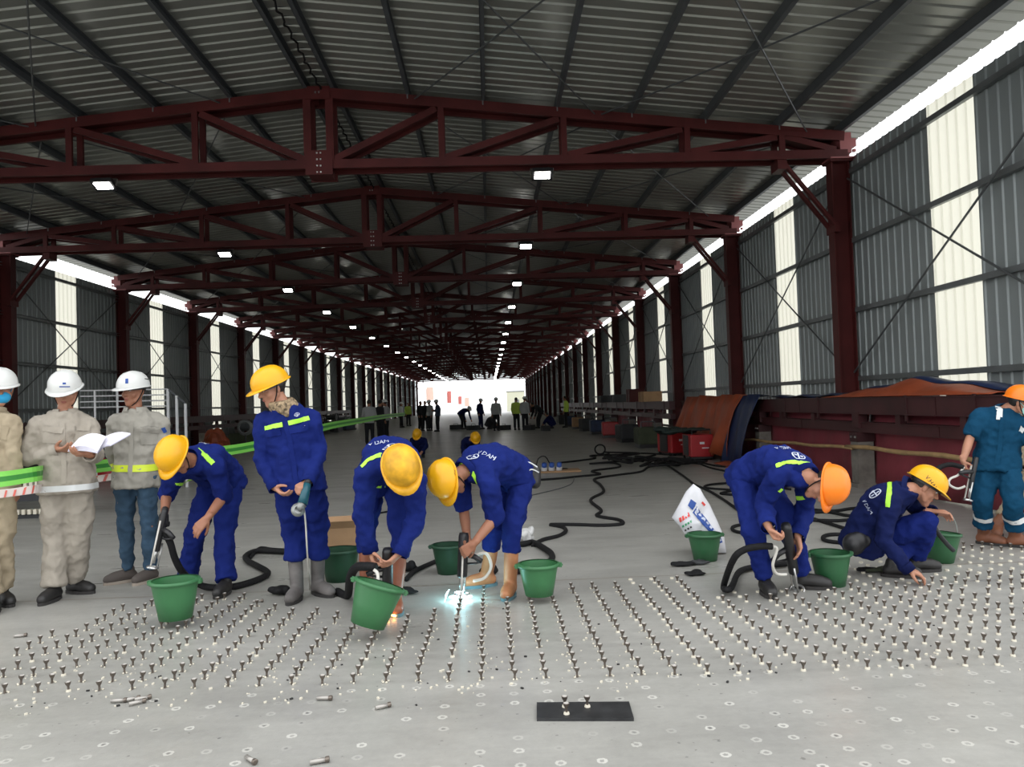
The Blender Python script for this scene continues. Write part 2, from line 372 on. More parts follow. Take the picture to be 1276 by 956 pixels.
# ---- roof trusses: double-plane frames, one top-level thing per line
NODES = [2.09, 4.20, 6.34, 8.0, 9.0]
def tz(a): return 6.93-SLOPE*a-.09           # axis of the top chord
BZ = HB+.085                                 # axis of the bottom chord
def hbeam(m, a, b, dep=.36, h=.16, t=.05):
    """H section with its web lying flat: two flanges in the truss planes"""
    a = Vector(a); b = Vector(b)
    for s in (-1, 1): m.bar(a+Vector((0, s*dep/2, 0)), b+Vector((0, s*dep/2, 0)), t, h)
    m.bar(a, b, dep, .014)
def make_truss():
    t = thing('roof_truss', '', 'truss')
    for s in (-1, 1):
        X = lambda a: XC+s*a
        m = MB(); hbeam(m, (X(.06), 0, tz(.06)), (X(9.1), 0, tz(9.1)), .36, .17); m.build('top_chord', 'maroon', t)
        m = MB(); hbeam(m, (X(.06), 0, BZ+.03), (X(9.15), 0, BZ), .36, .15); m.build('bottom_chord', 'maroon', t)
        for a in [.19]+NODES[:4]:
            for q in (-1, 1):
                m = MB(); m.bar((X(a), q*.18, BZ), (X(a), q*.18, tz(a)), .13 if a < 1 else .10, .06, (0, 1, 0)); m.build('vertical_post', 'maroon', t)
        prev = .22
        for a in NODES[:4]:
            m = MB(); hbeam(m, (X(prev), 0, BZ+.10), (X(a-.08), 0, tz(a)-.10), .34, .11, .045); m.build('diagonal', 'maroon', t); prev = a+.06
        m = MB(); hbeam(m, (X(8.06), 0, tz(8)-.10), (X(8.95), 0, BZ+.08), .34, .10, .045); m.build('diagonal', 'maroon', t)
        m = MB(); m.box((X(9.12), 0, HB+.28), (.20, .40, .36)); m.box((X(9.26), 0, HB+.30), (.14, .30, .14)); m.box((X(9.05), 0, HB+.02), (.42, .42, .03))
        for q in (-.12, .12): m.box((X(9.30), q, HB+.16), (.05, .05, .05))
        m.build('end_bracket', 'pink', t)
        kb = MB()
        for q in (-.12, .12): kb.bar((X(8.0), q, HB+.02), (X(8.92), q, 4.32), .05, .09, (0, 1, 0))
        kb.box((X(8.0), 0, HB-.05), (.16, .34, .20)); kb.box((X(8.93), 0, 4.28), (.10, .34, .14)); kb.build('knee_brace', 'maroon', t)
    m = MB()
    for q in (-1, 1): m.box((XC, q*.215, BZ+.10), (.46, .025, .32)); m.box((XC, q*.215, BZ-.10), (.46, .04, .12))
    m.box((XC, 0, BZ-.10), (.40, .42, .10)); m.build('splice_plate', 'maroon', t)
    for q in (-1, 1):
        m = MB(); m.box((XC, q*.215, tz(0)-.02), (.42, .025, .22)); m.build('ridge_plate', 'maroon', t)
    b = MB()
    for i in range(4):
        for sx in (-.03, .03): b.box((XC+sx, -.235, BZ-.12+i*.11), (.025, .02, .025))
    for sx in (-.03, .03): b.box((XC+sx, -.235, tz(0)-.02), (.025, .02, .03))
    b.build('bolt_heads', 'steel', t)['kind'] = 'stuff'
    for s in (-1, 1):     # purlin cleats with bright bolts
        for a in (1.51, 2.80, 4.08, 5.37, 6.65, 7.94):
            m = MB(); m.box((XC+s*a+.02, -.20, tz(a)+.06), (.02, .03, .10)); m.build('purlin_cleat', 'galv', t)
    return t
def set_loc(o, y): o.location = (0, y, 0)
truss = make_truss()
for i, k in enumerate(KS):
    o = truss if i == 0 else copy_tree(truss); set_loc(o, D0+6*k-(.17 if k < 0 else 0))
    tag(o, 'maroon steel roof truss with knee braces, %s counted from the near end' % ORD[i], 'truss', 'roof trusses across the hall')

# ---- columns
def make_column():
    t = thing('steel_column', '', 'column')
    m = MB(); H = HB
    for s in (-1, 1): m.box((s*.15, 0, H/2), (.022, .22, H-.04))
    m.box((0, 0, H/2), (.28, .016, H-.04)); m.box((0, .10, H/2), (.30, .014, H-.05)); m.build('shaft', 'maroon', t)
    m = MB(); m.box((0, 0, .015), (.46, .40, .03)); 
    for x in (-.18, .18):
        for y in (-.15, .15): m.box((x, y, .045), (.03, .03, .05))
    m.build('base_plate', 'maroon', t)
    m = MB(); m.box((0, 0, H-.015), (.40, .34, .03)); m.build('cap_plate', 'maroon', t)
    return t
col = make_column(); first = True
for sd, x in (('short wall of open gaps', XR), ('far long wall', XL)):
    for i, k in enumerate(KS):
        o = col if first else copy_tree(col); first = False; o.location = (x, D0+6*k-(.17 if k < 0 else 0), 0)
        tag(o, 'maroon steel column, %s from the near end along the %s wall' % (ORD[i], 'right' if x > 0 else 'left'), 'column', 'columns along the %s wall' % ('right' if x > 0 else 'left'))

# ---- floodlights hanging under the bottom chords
def make_lamp():
    t = thing('floodlight', '', 'lamp')
    m = MB(); m.box((0, 0, -.10), (.36, .26, .07)); m.box((0, .0, -.055), (.26, .20, .04))
    for i in range(6): m.box((-.11+i*.044, 0, -.03), (.01, .18, .03))
    m.build('housing', 'blackp', t)
    m = MB(); m.box((0, -.02, -.14), (.26, .16, .012)); m.build('lens', 'glass', t)
    m = MB(); m.box((-.20, 0, -.05), (.012, .04, .13)); m.box((.20, 0, -.05), (.012, .04, .13)); m.box((0, 0, .01), (.412, .04, .012)); m.build('bracket', 'steel', t)
    return t
lamp = make_lamp(); first = True
for sd, x in (('wide', -6.43), ('narrow', 1.05)):
    for i, k in enumerate(KS):
        if k < 0: continue
        o = lamp if first else copy_tree(lamp); first = False; o.location = (x, D0+6*k-.06, HB-.03); o.rotation_euler = (R_(-22), 0, 0)
        tag(o, 'lit floodlight %s of the row under the trusses on the %s side of the ridge' % (ORD[k], 'left' if x < 0 else 'right'), 'lamp', 'floodlights under the trusses')

# ---- beyond the far end
def far_thing():
    t = thing('site_cabin', 'cream site cabin standing outside beyond the far open end', 'cabin', (5.2, 150, 0))
    m = MB(); m.box((0, 0, 1.85), (3.4, 2.6, 3.7)); m.build('body', 'cream', t)
    m = MB(); m.box((0, 0, 3.78), (3.6, 2.8, .16)); m.build('roof', 'galv', t)
    m = MB(); m.box((.2, -1.32, 1.2), (.9, .04, 2.0)); m.build('door', 'galv', t)
    for i, (px, py, y, h, w, c, nm) in enumerate(((531, 491, 175, 1.5, .8, 'flagp', 'pale pink'), (557, 495, 190, 1.5, .5, 'flagr', 'large red'), (571, 499, 230, 1.2, .5, 'flagr', 'small red'), (579, 501, 270, 1.6, .8, 'flagp', 'tiny pink'))):
        p = at_y(px, py, y); b = thing('banner_pole', nm+' banner on a pole outside the far end', 'banner', (p.x, y, 0))
        m = MB(); m.tube([(0, 0, 0), (0, 0, p.z+h/2+.3)], .05, 8); m.build('pole', 'whitepaint', b)
        m = MB(); n = 6; V = []
        for j in range(n+1):
            x = .05+w*2*j/n; V += [(x, .12*sin(j*1.3), p.z-h), (x, .12*sin(j*1.3+.4), p.z+h)]
        m.add(V, [(2*j, 2*j+2, 2*j+3, 2*j+1) for j in range(n)]); m.build('cloth', c, b)
far_thing()
# ================================================================ PEOPLE
def V3(p): return Vector(p)
def loft(mb, secs, n=20):
    """closed solid through elliptical sections (centre, lateral axis, front axis, half width, half depth)"""
    V = []; F = []
    for c, la, fr, w, d in secs:
        for k in range(n):
            a = 2*pi*k/n; ca, sa = cos(a), sin(a)
            e = .85     # squarish ellipse
            V.append(V3(c)+la*(w*math.copysign(abs(ca)**e, ca))+fr*(d*math.copysign(abs(sa)**e, sa)))
    for i in range(len(secs)-1):
        for k in range(n): F.append((i*n+k, i*n+(k+1) % n, (i+1)*n+(k+1) % n, (i+1)*n+k))
    F.append(tuple(range(n-1, -1, -1))); F.append(tuple((len(secs)-1)*n+k for k in range(n)))
    return mb.add(V, F)

def hand(mb, w, d, pn, thumb, curl=.4, thumb_in=.5, s=1.0, spread=.10):
    """palm, four unequal fingers bent at three knuckles, thumb from the side of the palm.
    w wrist, d pointing direction, pn palm normal, thumb = +1/-1 side along d x pn"""
    d = d.normalized(); pn = (pn-d*pn.dot(d)).normalized(); l = d.cross(pn)*thumb     # l points to the thumb side
    curls = curl if isinstance(curl, (list, tuple)) else [curl]*4
    mb.caps([w-d*.03, w+d*.015*s], [.026*s, .024*s], 10)
    for i, (o, L, r) in enumerate(((.030, .074, .0095), (.010, .082, .0100), (-.010, .076, .0095), (-.029, .060, .0085))):
        k = w+d*(.088-.004*abs(i-1))*s+l*o*s
        mb.caps([w+d*.012*s+l*o*.55*s, k], [.0175*s, .0145*s], 8)
        fd = (d+l*spread*(1.2-i*.8)).normalized(); p = k; ch = [p]; cr = [r*1.2*s]
        ang = 0
        for j, (fl, fc) in enumerate(((.46, .9), (.30, 1.15), (.24, .75))):
            ang += curls[i]*fc
            p = p+(fd*cos(ang)+pn*sin(ang))*L*fl*s; ch.append(p); cr.append(r*(1.08-.1*j)*s)
        mb.caps(ch, cr, 8)
    b = w+d*.022*s+l*.026*s+pn*.006*s
    td = (d*.62+l*.72*(1-.7*thumb_in)+pn*(.15+.75*thumb_in)).normalized()
    t1 = b+td*.040*s; td2 = (td+d*.45).normalized(); t2 = t1+td2*.030*s; td3 = (td2+d*.35-l*.25*thumb_in).normalized()
    mb.caps([w+d*.012*s, b, t1, t2, t2+td3*.022*s], [.018*s, .0165*s, .0125*s, .011*s, .0092*s], 8)

def head_mesh(mb, c, la, fw, up, detail=True):
    P = lambda a, b, u: c+la*a+fw*b+up*u
    rot = Matrix((la, fw, up)).transposed()
    mb.ell(P(0, -.012, .030), (.076, .093, .092), rot, 16, 12)
    mb.ell(P(0, .020, -.015), (.066, .070, .085), rot, 14, 10)
    mb.caps([P(0, .045, -.070), P(0, .062, -.092)], [.042, .028], 12)           # jaw and chin
    for s in (-1, 1):
        mb.caps([P(.058*s, -.002, -.035), P(.040*s, .035, -.072)], [.022, .022], 8)
        mb.ell(P(.040*s, .052, -.020), (.026, .024, .028), rot, 10, 8)          # cheek
        if detail:
            mb.ell(P(.079*s, -.012, .000), (.010, .018, .030), rot, 10, 8)      # ear
            mb.ell(P(.082*s, -.014, .012), (.010, .015, .016), rot, 8, 6)
            mb.caps([P(.050*s, .066, .034), P(.016*s, .080, .037)], [.011, .012], 8)   # brow ridge
    if detail:
        mb.caps([P(0, .083, .026), P(0, .094, .004), P(0, .104, -.014)], [.0095, .011, .0145], 8)   # nose
        for s in (-1, 1): mb.ell(P(.012*s, .092, -.018), (.009, .011, .008), rot, 8, 6)
        mb.ell(P(0, .078, -.048), (.026, .016, .010), rot, 10, 6); mb.ell(P(0, .074, -.060), (.022, .015, .010), rot, 10, 6)

def make_helmet(parent, c, la, fw, up, m, scale=1.0, strap='black', brim_dir=1):
    """hard hat: dome with crown ribs, rim, peak, headband and chin strap, in head axes"""
    P = lambda a, b, u: c+(la*a+fw*b+up*u)*scale
    mb = MB(); n = 32; rings = 9; V = []; F = []
    for j in range(rings+1):
        t = j/rings*(pi/2)
        for k in range(n):
            a = 2*pi*k/n; r = cos(t) if j < rings else 0.0
            sa, ca = sin(a), cos(a)
            rib = .004*max(0, 1-abs(ca*r*.118)/.018)*(1 if j > 0 else 0)+.003*max(0, 1-abs(abs(ca*r*.118)-.045)/.012)*(1 if j > 1 else 0)
            h = .128*sin(t)**.92 if j else 0
            V.append(P(ca*.118*r**.9 if r > 0 else 0, sa*.142*(r**.9 if r > 0 else 0)-.006, .045+h+rib))
    for j in range(rings):
        for k in range(n): F.append((j*n+k, j*n+(k+1) % n, (j+1)*n+(k+1) % n, (j+1)*n+k))
    mb.add(V, F)
    V = []; F = []          # rim and peak with thickness
    for k in range(n):
        a = 2*pi*k/n; ca, sa = cos(a), sin(a); pk = max(0, sa)**2.2
        ro = .012+.042*pk; dz = -.006-.014*pk
        for (q, z) in ((-.004, 0), (ro, dz), (ro, dz-.005), (-.004, -.006)):
            V.append(P(ca*(.118+q*(1 if pk < .3 else .75)), sa*(.142+q)-.006, .047+z))
    for k in range(n):
        k2 = (k+1) % n
        for j in range(4): F.append((4*k+j, 4*k2+j, 4*k2+(j+1) % 4, 4*k+(j+1) % 4))
    mb.add(V, F)
    h = mb.build('helmet', m, parent, True)
    bb = bmesh.new(); bb.from_mesh(h.data); bmesh.ops.remove_doubles(bb, verts=bb.verts, dist=1e-5); bmesh.ops.recalc_face_normals(bb, faces=bb.faces); bb.to_mesh(h.data); bb.free()
    tp = max(h.data.polygons, key=lambda q: q.center.dot(up)); 
    if tp.normal.dot(up) < 0: h.data.flip_normals()
    bm = MB(); V = []
    for k in range(25):
        a = 2*pi*k/24; V += [P(cos(a)*.098, sin(a)*.118-.006, .052), P(cos(a)*.098, sin(a)*.118-.006, .020)]
    bm.add(V, [(2*k, 2*k+2, 2*k+3, 2*k+1) for k in range(24)]); bm.build('headband', 'blackp', h)
    if strap:
        sm = MB()
        for s in (-1, 1): sm.tube(spline([P(.100*s, -.01, .035), P(.082*s, .012, -.03), P(.05*s, .045, -.09), P(0, .058, -.118)], 4), .0045, 5)
        sm.build('chin_strap', strap, h)
    return h

def shoe(parent, ank, toe, kind, upper, sole, shaft_top=None, s=1.0):
    """ank ankle point, toe horizontal direction; returns the boot"""
    toe = V3((toe[0], toe[1], 0)).normalized(); z = V3((0, 0, 1)); b = V3((ank.x, ank.y, 0)); sd = z.cross(toe)
    mb = MB(); hz = max(ank.z, .07)
    mb.caps([b-toe*.030*s+z*.052, b+toe*.05*s+z*.060, b+toe*.115*s+z*.050, b+toe*.158*s+z*.042], [.043, .050, .050, .042], 12)
    mb.caps([b+toe*.12*s+sd*.012+z*.036, b-toe*.03*s+z*.04], [.036, .036], 10)
    mb.caps([b+z*.05-toe*.01, V3(ank)+z*.02-toe*.005], [.045, .044], 12)
    if shaft_top is not None:
        st = V3(shaft_top); mb.caps([b+z*.06-toe*.005, V3(ank)+z*.03, V3(ank)*.45+st*.55, st], [.050, .050, .054, .054], 14)
    for i, v in enumerate(mb.v):
        if v[2] < .016: mb.v[i] = (v[0], v[1], .016)
    o = link('boot' if shaft_top is not None else 'shoe', voxel(mb, 'boot', upper, .010, 2, .6), parent)
    sm = MB(); out = []
    for k in range(18):
        a = 2*pi*k/18; ca, sa = cos(a), sin(a); x = .055+.138*ca*s+(.006 if ca > 0 else 0); y = .052*sa*(1.0 if ca > -.2 else .85)
        out.append(b+toe*x+sd*y)
    sm.add([p+z*.0005 for p in out]+[p+z*.024 for p in out], [tuple(range(17, -1, -1)), tuple(range(18, 36))]+[(k, (k+1) % 18, 18+(k+1) % 18, 18+k) for k in range(18)])
    sm.build('sole', sole, o)
    return o

class Surf:
    """a garment's surface in person space, for laying stripes, pockets and prints on it"""
    def __init__(s, me, base):
        s.base = V3(base); s.t = BVHTree.FromPolygons([v.co for v in me.vertices], [p.vertices for p in me.polygons])
    def px(s, x, y):
        d = ray(x, y).normalized(); h = s.t.ray_cast(EYE-s.base, d); return (h[0], h[1]) if h[0] is not None else (None, None)
    def near(s, p):
        h = s.t.find_nearest(p); return h[0], h[1]
def strip(surf, pix, width, name, m, parent, n=10, lift=.0055, d3=None):
    """a flat band sewn on the cloth along the given line"""
    if d3 is None:
        pts = []
        for i in range(len(pix)-1):
            for j in range(n+(1 if i == len(pix)-2 else 0)):
                t = j/n; h = surf.px(pix[i][0]*(1-t)+pix[i+1][0]*t, pix[i][1]*(1-t)+pix[i+1][1]*t)
                if h[0] is not None: pts.append(h)
    else: pts = [surf.near(p) for p in d3]
    if len(pts) < 2: return None
    V = []; K = 3
    for i, (p, nr) in enumerate(pts):
        t = (pts[min(i+1, len(pts)-1)][0]-pts[max(i-1, 0)][0]).normalized(); sd = nr.cross(t).normalized()
        for k in range(K):
            q = p+sd*width*(k/(K-1)-.5); h, hn = surf.near(q); V.append(h+hn*lift)
    mb = MB(); mb.add(V, [(i*K+k, (i+1)*K+k, (i+1)*K+k+1, i*K+k+1) for i in range(len(pts)-1) for k in range(K-1)])
    return mb.build(name, m, parent, True)
def px_patch(surf, quad, nu, nv, name, m, parent, lift=.006):
    """print covering the quadrilateral whose corners are given in the picture, laid on the surface"""
    V = []; q = [Vector((x, y, 0)) for x, y in quad]
    for j in range(nv+1):
        for i in range(nu+1):
            a = q[0].lerp(q[1], i/nu).lerp(q[3].lerp(q[2], i/nu), j/nv); h, n = surf.px(a.x, a.y)
            if h is None:
                if not V: return None
                V.append(V[-1].copy()); continue
            V.append(h+n*lift)
    mb = MB(); mb.add(V, [(j*(nu+1)+i, j*(nu+1)+i+1, (j+1)*(nu+1)+i+1, (j+1)*(nu+1)+i) for j in range(nv) for i in range(nu)])
    return mb.build(name, m, parent, True)
def belt(surf, c, up, la, fr, width, name, m, parent, a0=0, a1=360, lift=.006, n=40, r0=.26):
    V = []
    for k in range(n+1):
        a = R_(a0+(a1-a0)*k/n); d = la*cos(a)+fr*sin(a)
        for u in (-.5, .5):
            o = c+up*width*u+d*r0; h = surf.t.ray_cast(o, -d)
            p = h[0]+d*lift if h[0] is not None else c+up*width*u+d*.15
            V.append(p)
    mb = MB(); mb.add(V, [(2*k, 2*k+2, 2*k+3, 2*k+1) for k in range(n)]); return mb.build(name, m, parent, True)
def print_text(surf, px, txt, size, dirpx, m, parent, lift=.007, name='printed_lettering'):
    """lettering laid on a surface: px anchor pixel, dirpx reading direction in the picture"""
    h, n = surf.px(*px)
    if h is None: return None
    h2, _ = surf.px(px[0]+dirpx[0], px[1]+dirpx[1])
    if h2 is None: return None
    x = (h2-h); x = (x-n*x.dot(n)).normalized(); y = n.cross(x)
    cu = bpy.data.curves.new('t', 'FONT'); cu.body = txt; cu.size = size; cu.align_x = 'CENTER'; cu.align_y = 'CENTER'; cu.resolution_u = 2
    o = bpy.data.objects.new('t', cu); C.objects.link(o); me = evaluated(o); bpy.data.objects.remove(o)
    for v in me.vertices:
        p = h+x*v.co.x+y*v.co.y; q, qn = surf.near(p); v.co = q+qn*lift
    me.materials.clear(); me.materials.append(M[m]); return link(name, me, parent)
def emblem(surf, px, r, dirpx, m, parent, lift=.007):
    """round crest: ring broken by a bar, as on the backs of the blue jackets"""
    h, n = surf.px(*px)
    if h is None: return
    h2, _ = surf.px(px[0]+dirpx[0], px[1]+dirpx[1]); x = (h2-h); x = (x-n*x.dot(n)).normalized(); y = n.cross(x); V = []; F = []
    def P(a, b): q, qn = surf.near(h+x*a+y*b); return q+qn*lift
    for k in range(17):
        a = 2*pi*k/16; V += [P(r*cos(a)*1.15, r*sin(a)*.8), P(r*.82*cos(a)*1.15, r*.80*sin(a)*.8)]
    F = [(2*k, 2*k+2, 2*k+3, 2*k+1) for k in range(16)]
    for (x0, x1, y0, y1) in ((-.12, .12, -.7, .7), (-.75, -.2, -.1, .12), (.2, .75, -.25, .0)):
        o = len(V); V += [P(r*x0, r*y0), P(r*x1, r*y0), P(r*x1, r*y1), P(r*x0, r*y1)]; F.append((o, o+1, o+2, o+3))
    mb = MB(); mb.add(V, F); return mb.build('back_emblem', m, parent)

def person(label, J, cfg, group=None):
    """J joints (a = the person's right side, b = left), cfg clothing and pose"""
    low = cfg.get('low', False); sc = cfg.get('s', 1.0)
    base = V3(((J['aa'][0]+J['ab'][0])/2, (J['aa'][1]+J['ab'][1])/2, 0)); j = {k: V3(v)-base for k, v in J.items()}
    zz = V3((0, 0, 1)); up = (j['nk']-j['pel']).normalized(); la = (j['sb']-j['sa']); la = (la-up*la.dot(up)).normalized(); fr = la.cross(up)
    # hips
    lh = (j['kb']-j['ka']); lh = V3((lh.x, lh.y, 0)); lh = (lh.normalized()*.5+V3((la.x, la.y, la.z*.3)).normalized()).normalized()
    hip = {'a': j['pel']-lh*.088*sc-zz*.02, 'b': j['pel']+lh*.088*sc-zz*.02}
    hup = (up*.55+zz*.45).normalized(); hfr = lh.cross(hup).normalized()
    if cfg.get('squat'): hup = (up*.8+zz*.2).normalized(); hfr = lh.cross(hup).normalized()
    fw = V3(cfg['face']).normalized(); hu = V3(cfg['crown']); hu = (hu-fw*hu.dot(fw)).normalized(); hla = fw.cross(hu)      # person's right x? lateral
    hla = -hla if hla.dot(la) < 0 and not cfg.get('flip') else hla
    hd = j['hd']
    bend = cfg.get('bend', .03)
    def spine(t): return j['pel'].lerp(j['nk'], t)-fr*bend*4*t*(1-t)
    fat = cfg.get('fat', 1.0)*sc
    def torso(mb, grow, t0=-.12, top=1.0, kk=1.0):
        S = []
        for t, w, d in ((t0, .170, .130), (.05, .162, .126), (.28, .148, .118), (.52, .157, .122), (.74, .172, .120), (.88, .150, .100), (.97, .098, .080), (1.06, .070, .066)):
            if t > top+.07: break
            c = spine(t) if t >= 0 else j['pel']+hup*(t*.49)
            l2, f2 = (lh, hfr) if t < .1 else (la, fr)
            S.append((c, l2, f2, w*fat*kk+grow, d*fat*kk+grow))
        loft(mb, S)
    # ---- the body itself, one mesh
    vox = .012 if low else .0062
    mb = MB(); torso(mb, -.012, -.15, 1.0, .92)
    mb.caps([spine(.93), j['nk']+(hd-j['nk'])*.35, hd-hu*.04-fw*.015], [.060*sc, .054*sc, .052*sc], 14)
    head_mesh(mb, hd, hla*sc, fw*sc, hu*sc, not low)
    gl = cfg.get('gloves', {})
    gmb = {}
    for s in 'ab':
        S, E_, W_ = j['s'+s], j['e'+s], j['w'+s]
        mb.caps([spine(.80), S+(E_-S)*.08, E_, E_.lerp(W_, .35), W_], [.04*sc, .034*sc, .040*sc, .040*sc, .027*sc], 12)
        H = cfg.get('hand_'+s, {})
        d = V3(H['d']) if 'd' in H else (W_-E_)
        pn = V3(H['pn']) if 'pn' in H else ((la if s == 'a' else -la)*1.0+fr*.1)
        thumb = H.get('thumb', None)
        if thumb is None:       # thumb side: forward for a relaxed arm
            dd = d.normalized(); p2 = (pn-dd*pn.dot(dd)).normalized(); thumb = 1 if dd.cross(p2).dot(V3(H.get('th', fr))) > 0 else -1
        tgt = mb
        if s in gl: gmb[s] = tgt = MB()
        if low: tgt.caps([W_, W_+d.normalized()*.09*sc], [.034*sc, .038*sc], 8)
        else: hand(tgt, W_, d, pn, thumb, H.get('curl', .38), H.get('tin', .45), sc*H.get('s', 1.0))
    for s in 'ab': mb.caps([hip[s], j['k'+s], j['k'+s].lerp(j['a'+s], .3), j['a'+s]], [.075*sc, .052*sc, .050*sc, .034*sc], 12)
    body = link('person', voxel(mb, 'person', cfg.get('skin', 'skin'), vox, 2 if not low else 1, .35 if not low else .5), None, base)
    tag(body, label, 'person', group)
    for s, g in gmb.items(): link('glove', voxel(g, 'glove', 'glove', .006, 2, .5), body)
    if not low:
        e = MB(); P = lambda a, b, u: hd+hla*a+fw*b+hu*u; rot = Matrix((hla, fw, hu)).transposed()
        for s in (-1, 1):
            e = MB(); e.ell(P(.030*s, .0755, .019), (.013, .009, .0075), rot, 10, 8); eo = e.build('eye', 'eyew', body, True)
            e = MB(); e.ell(P(.030*s, .0820, .0185), (.0058, .004, .0058), rot, 8, 6); e.build('iris', 'eyeb', eo, True)
            e = MB(); e.tube([P(.048*s, .078, .040), P(.030*s, .090, .044), P(.014*s, .092, .040)], [.002, .0038, .003], 6); e.build('eyebrow', 'brow', body, True)
        e = MB(); e.ell(P(0, .0905, -.0475), (.021, .006, .0045), rot, 10, 6); e.ell(P(0, .0865, -.0560), (.018, .006, .005), rot, 10, 6); e.build('lips', 'lip', body, True)
    # hair below the helmet rim
    hm = MB(); rot = Matrix((hla, fw, hu)).transposed(); hm.ell(hd-fw*.024*sc+hu*.034*sc, (.081*sc, .088*sc, .092*sc), rot, 16, 10)
    link('hair', hm.mesh('hair', 'hair', True), body)
    if cfg.get('helmet'):
        hat = make_helmet(body, hd, hla, fw, hu, cfg['helmet'], sc*cfg.get('hs', 1.0), None if low else cfg.get('strap', 'black'))
    else: hat = None
    # ---- jacket or shirt
    jm = cfg['jacket']; mb = MB(); g = cfg.get('loose', .020); torso(mb, g, cfg.get('hem', -.16))
    slv = cfg.get('sleeve', {}); 
    for s in 'ab':
        S, E_, W_ = j['s'+s], j['e'+s], j['w'+s]; f = slv.get(s, .96)
        pts = [spine(.80), spine(.82).lerp(S, .85), S+(S-spine(.84))*.02+(E_-S)*.10, S.lerp(E_, .5), E_]; rs = [.085, .070, .072, .066, .060]
        if f > 0: pts += [E_.lerp(W_, f*.5), E_.lerp(W_, f)]; rs += [.056, .047 if f > .6 else .057]
        elif f < 0: pts[-1] = S.lerp(E_, 1+f)
        rs = [r*sc+cfg.get('arm_extra', 0) for r in rs]
        mb.caps(pts[:-1], rs[:-1], 12); mb.tube([pts[-2], pts[-1]], [rs[-2], rs[-1]], 12)
    jk = link('jacket' if cfg.get('jname') is None else cfg['jname'], voxel(mb, 'jacket', jm, .022 if low else .0135, 2, .6 if low else .8, None if low else (.052, .10, 'VORONOI_F1')), body)
    js = Surf(jk.data, base)
    # collar
    if not low:
        ax = (hd-j['nk']).normalized(); cl = la; cf = cl.cross(ax).normalized(); V = []; n = 20
        c0 = j['nk']+ax*.012
        for k in range(n+1):
            a = R_(112+316*k/n); o = cl*cos(a)*1.0+cf*sin(a)*1.08
            for (r, h) in ((.072, .0), (.076, .042), (.084, .040), (.098, .004)): V.append(c0+o*r*sc+ax*h*sc)
        cm = MB(); cm.add(V, [(4*k+i, 4*k+4+i, 4*k+5+i, 4*k+1+i) for k in range(n) for i in range(3)]); co = cm.build('collar', jm, jk, True)
        # front placket and buttons
        d3 = [spine(t)+fr*.16 for t in [.90-.13*q for q in range(8)]]
        strip(js, None, .034, 'placket', jm, jk, lift=.006, d3=d3)
        for s in 'ab':          # cuffs
            if slv.get(s, .96) > .6:
                E_, W_ = j['e'+s], j['w'+s]; f = slv.get(s, .96); dd = (W_-E_).normalized(); a = dd.orthogonal().normalized(); b2 = dd.cross(a); V = []
                for k in range(17):
                    q = a*cos(2*pi*k/16)+b2*sin(2*pi*k/16); r = (.050*sc+cfg.get('arm_extra', 0)); V += [E_.lerp(W_, f)+dd*.03+q*(r-.008), E_.lerp(W_, f)+dd*.032+q*r, E_.lerp(W_, f)-dd*.025+q*(r+.001)]
                cm = MB(); cm.add(V, [(3*k+i, 3*k+3+i, 3*k+4+i, 3*k+1+i) for k in range(16) for i in range(2)]); cm.build('cuff', jm, jk, True)
    # ---- trousers
    tm = cfg['trousers']; mb = MB(); w = cfg.get('leg_w', 1.0); te = cfg.get('hemleg', {}); 
    S = [(j['pel']-hup*.06, lh, hfr, .160*fat, .120*fat), (j['pel']+hup*.02, lh, hfr, .156*fat, .118*fat), (j['pel']+hup*.06, lh, hfr, .145*fat, .110*fat)]
    loft(mb, S)
    for s in 'ab':
        K, A = j['k'+s], j['a'+s]; f = te.get(s, cfg.get('hemt', .93))
        pts = [j['pel'].lerp(hip[s], .6), hip[s], hip[s].lerp(K, .55), K, K.lerp(A, .45) if f > .6 else K.lerp(A, f*.6), K.lerp(A, f)]; rs = [.092*sc*min(1, w+.06), .092*sc*min(1, w+.06), .088*w*sc, .074*w*sc, .070*w*sc, cfg.get('hemr', .066)*w*sc]
        mb.caps(pts[:-1], rs[:-1], 14); mb.tube(pts[-2:], rs[-2:], 14)
    tr = link('trousers', voxel(mb, 'trousers', tm, .022 if low else .0135, 2, .6 if low else .8, None if low else (.054, .11, 'VORONOI_F1')), body)
    ts = Surf(tr.data, base)
    # ---- footwear
    ft = cfg['feet']; 
    for s in 'ab':
        toe = ft.get('toe_'+s, (fr.x, fr.y)); A = j['a'+s]
        shoe(body, A, toe, ft['kind'], ft['upper'], ft['sole'], A.lerp(j['k'+s], ft['shaft']) if ft.get('shaft') else None, sc)
    return dict(o=body, j=j, base=base, jk=jk, js=js, tr=tr, ts=ts, la=la, fr=fr, up=up, hla=hla, fw=fw, hu=hu, hd=hd, spine=spine, hat=hat, lh=lh, hfr=hfr, hup=hup)
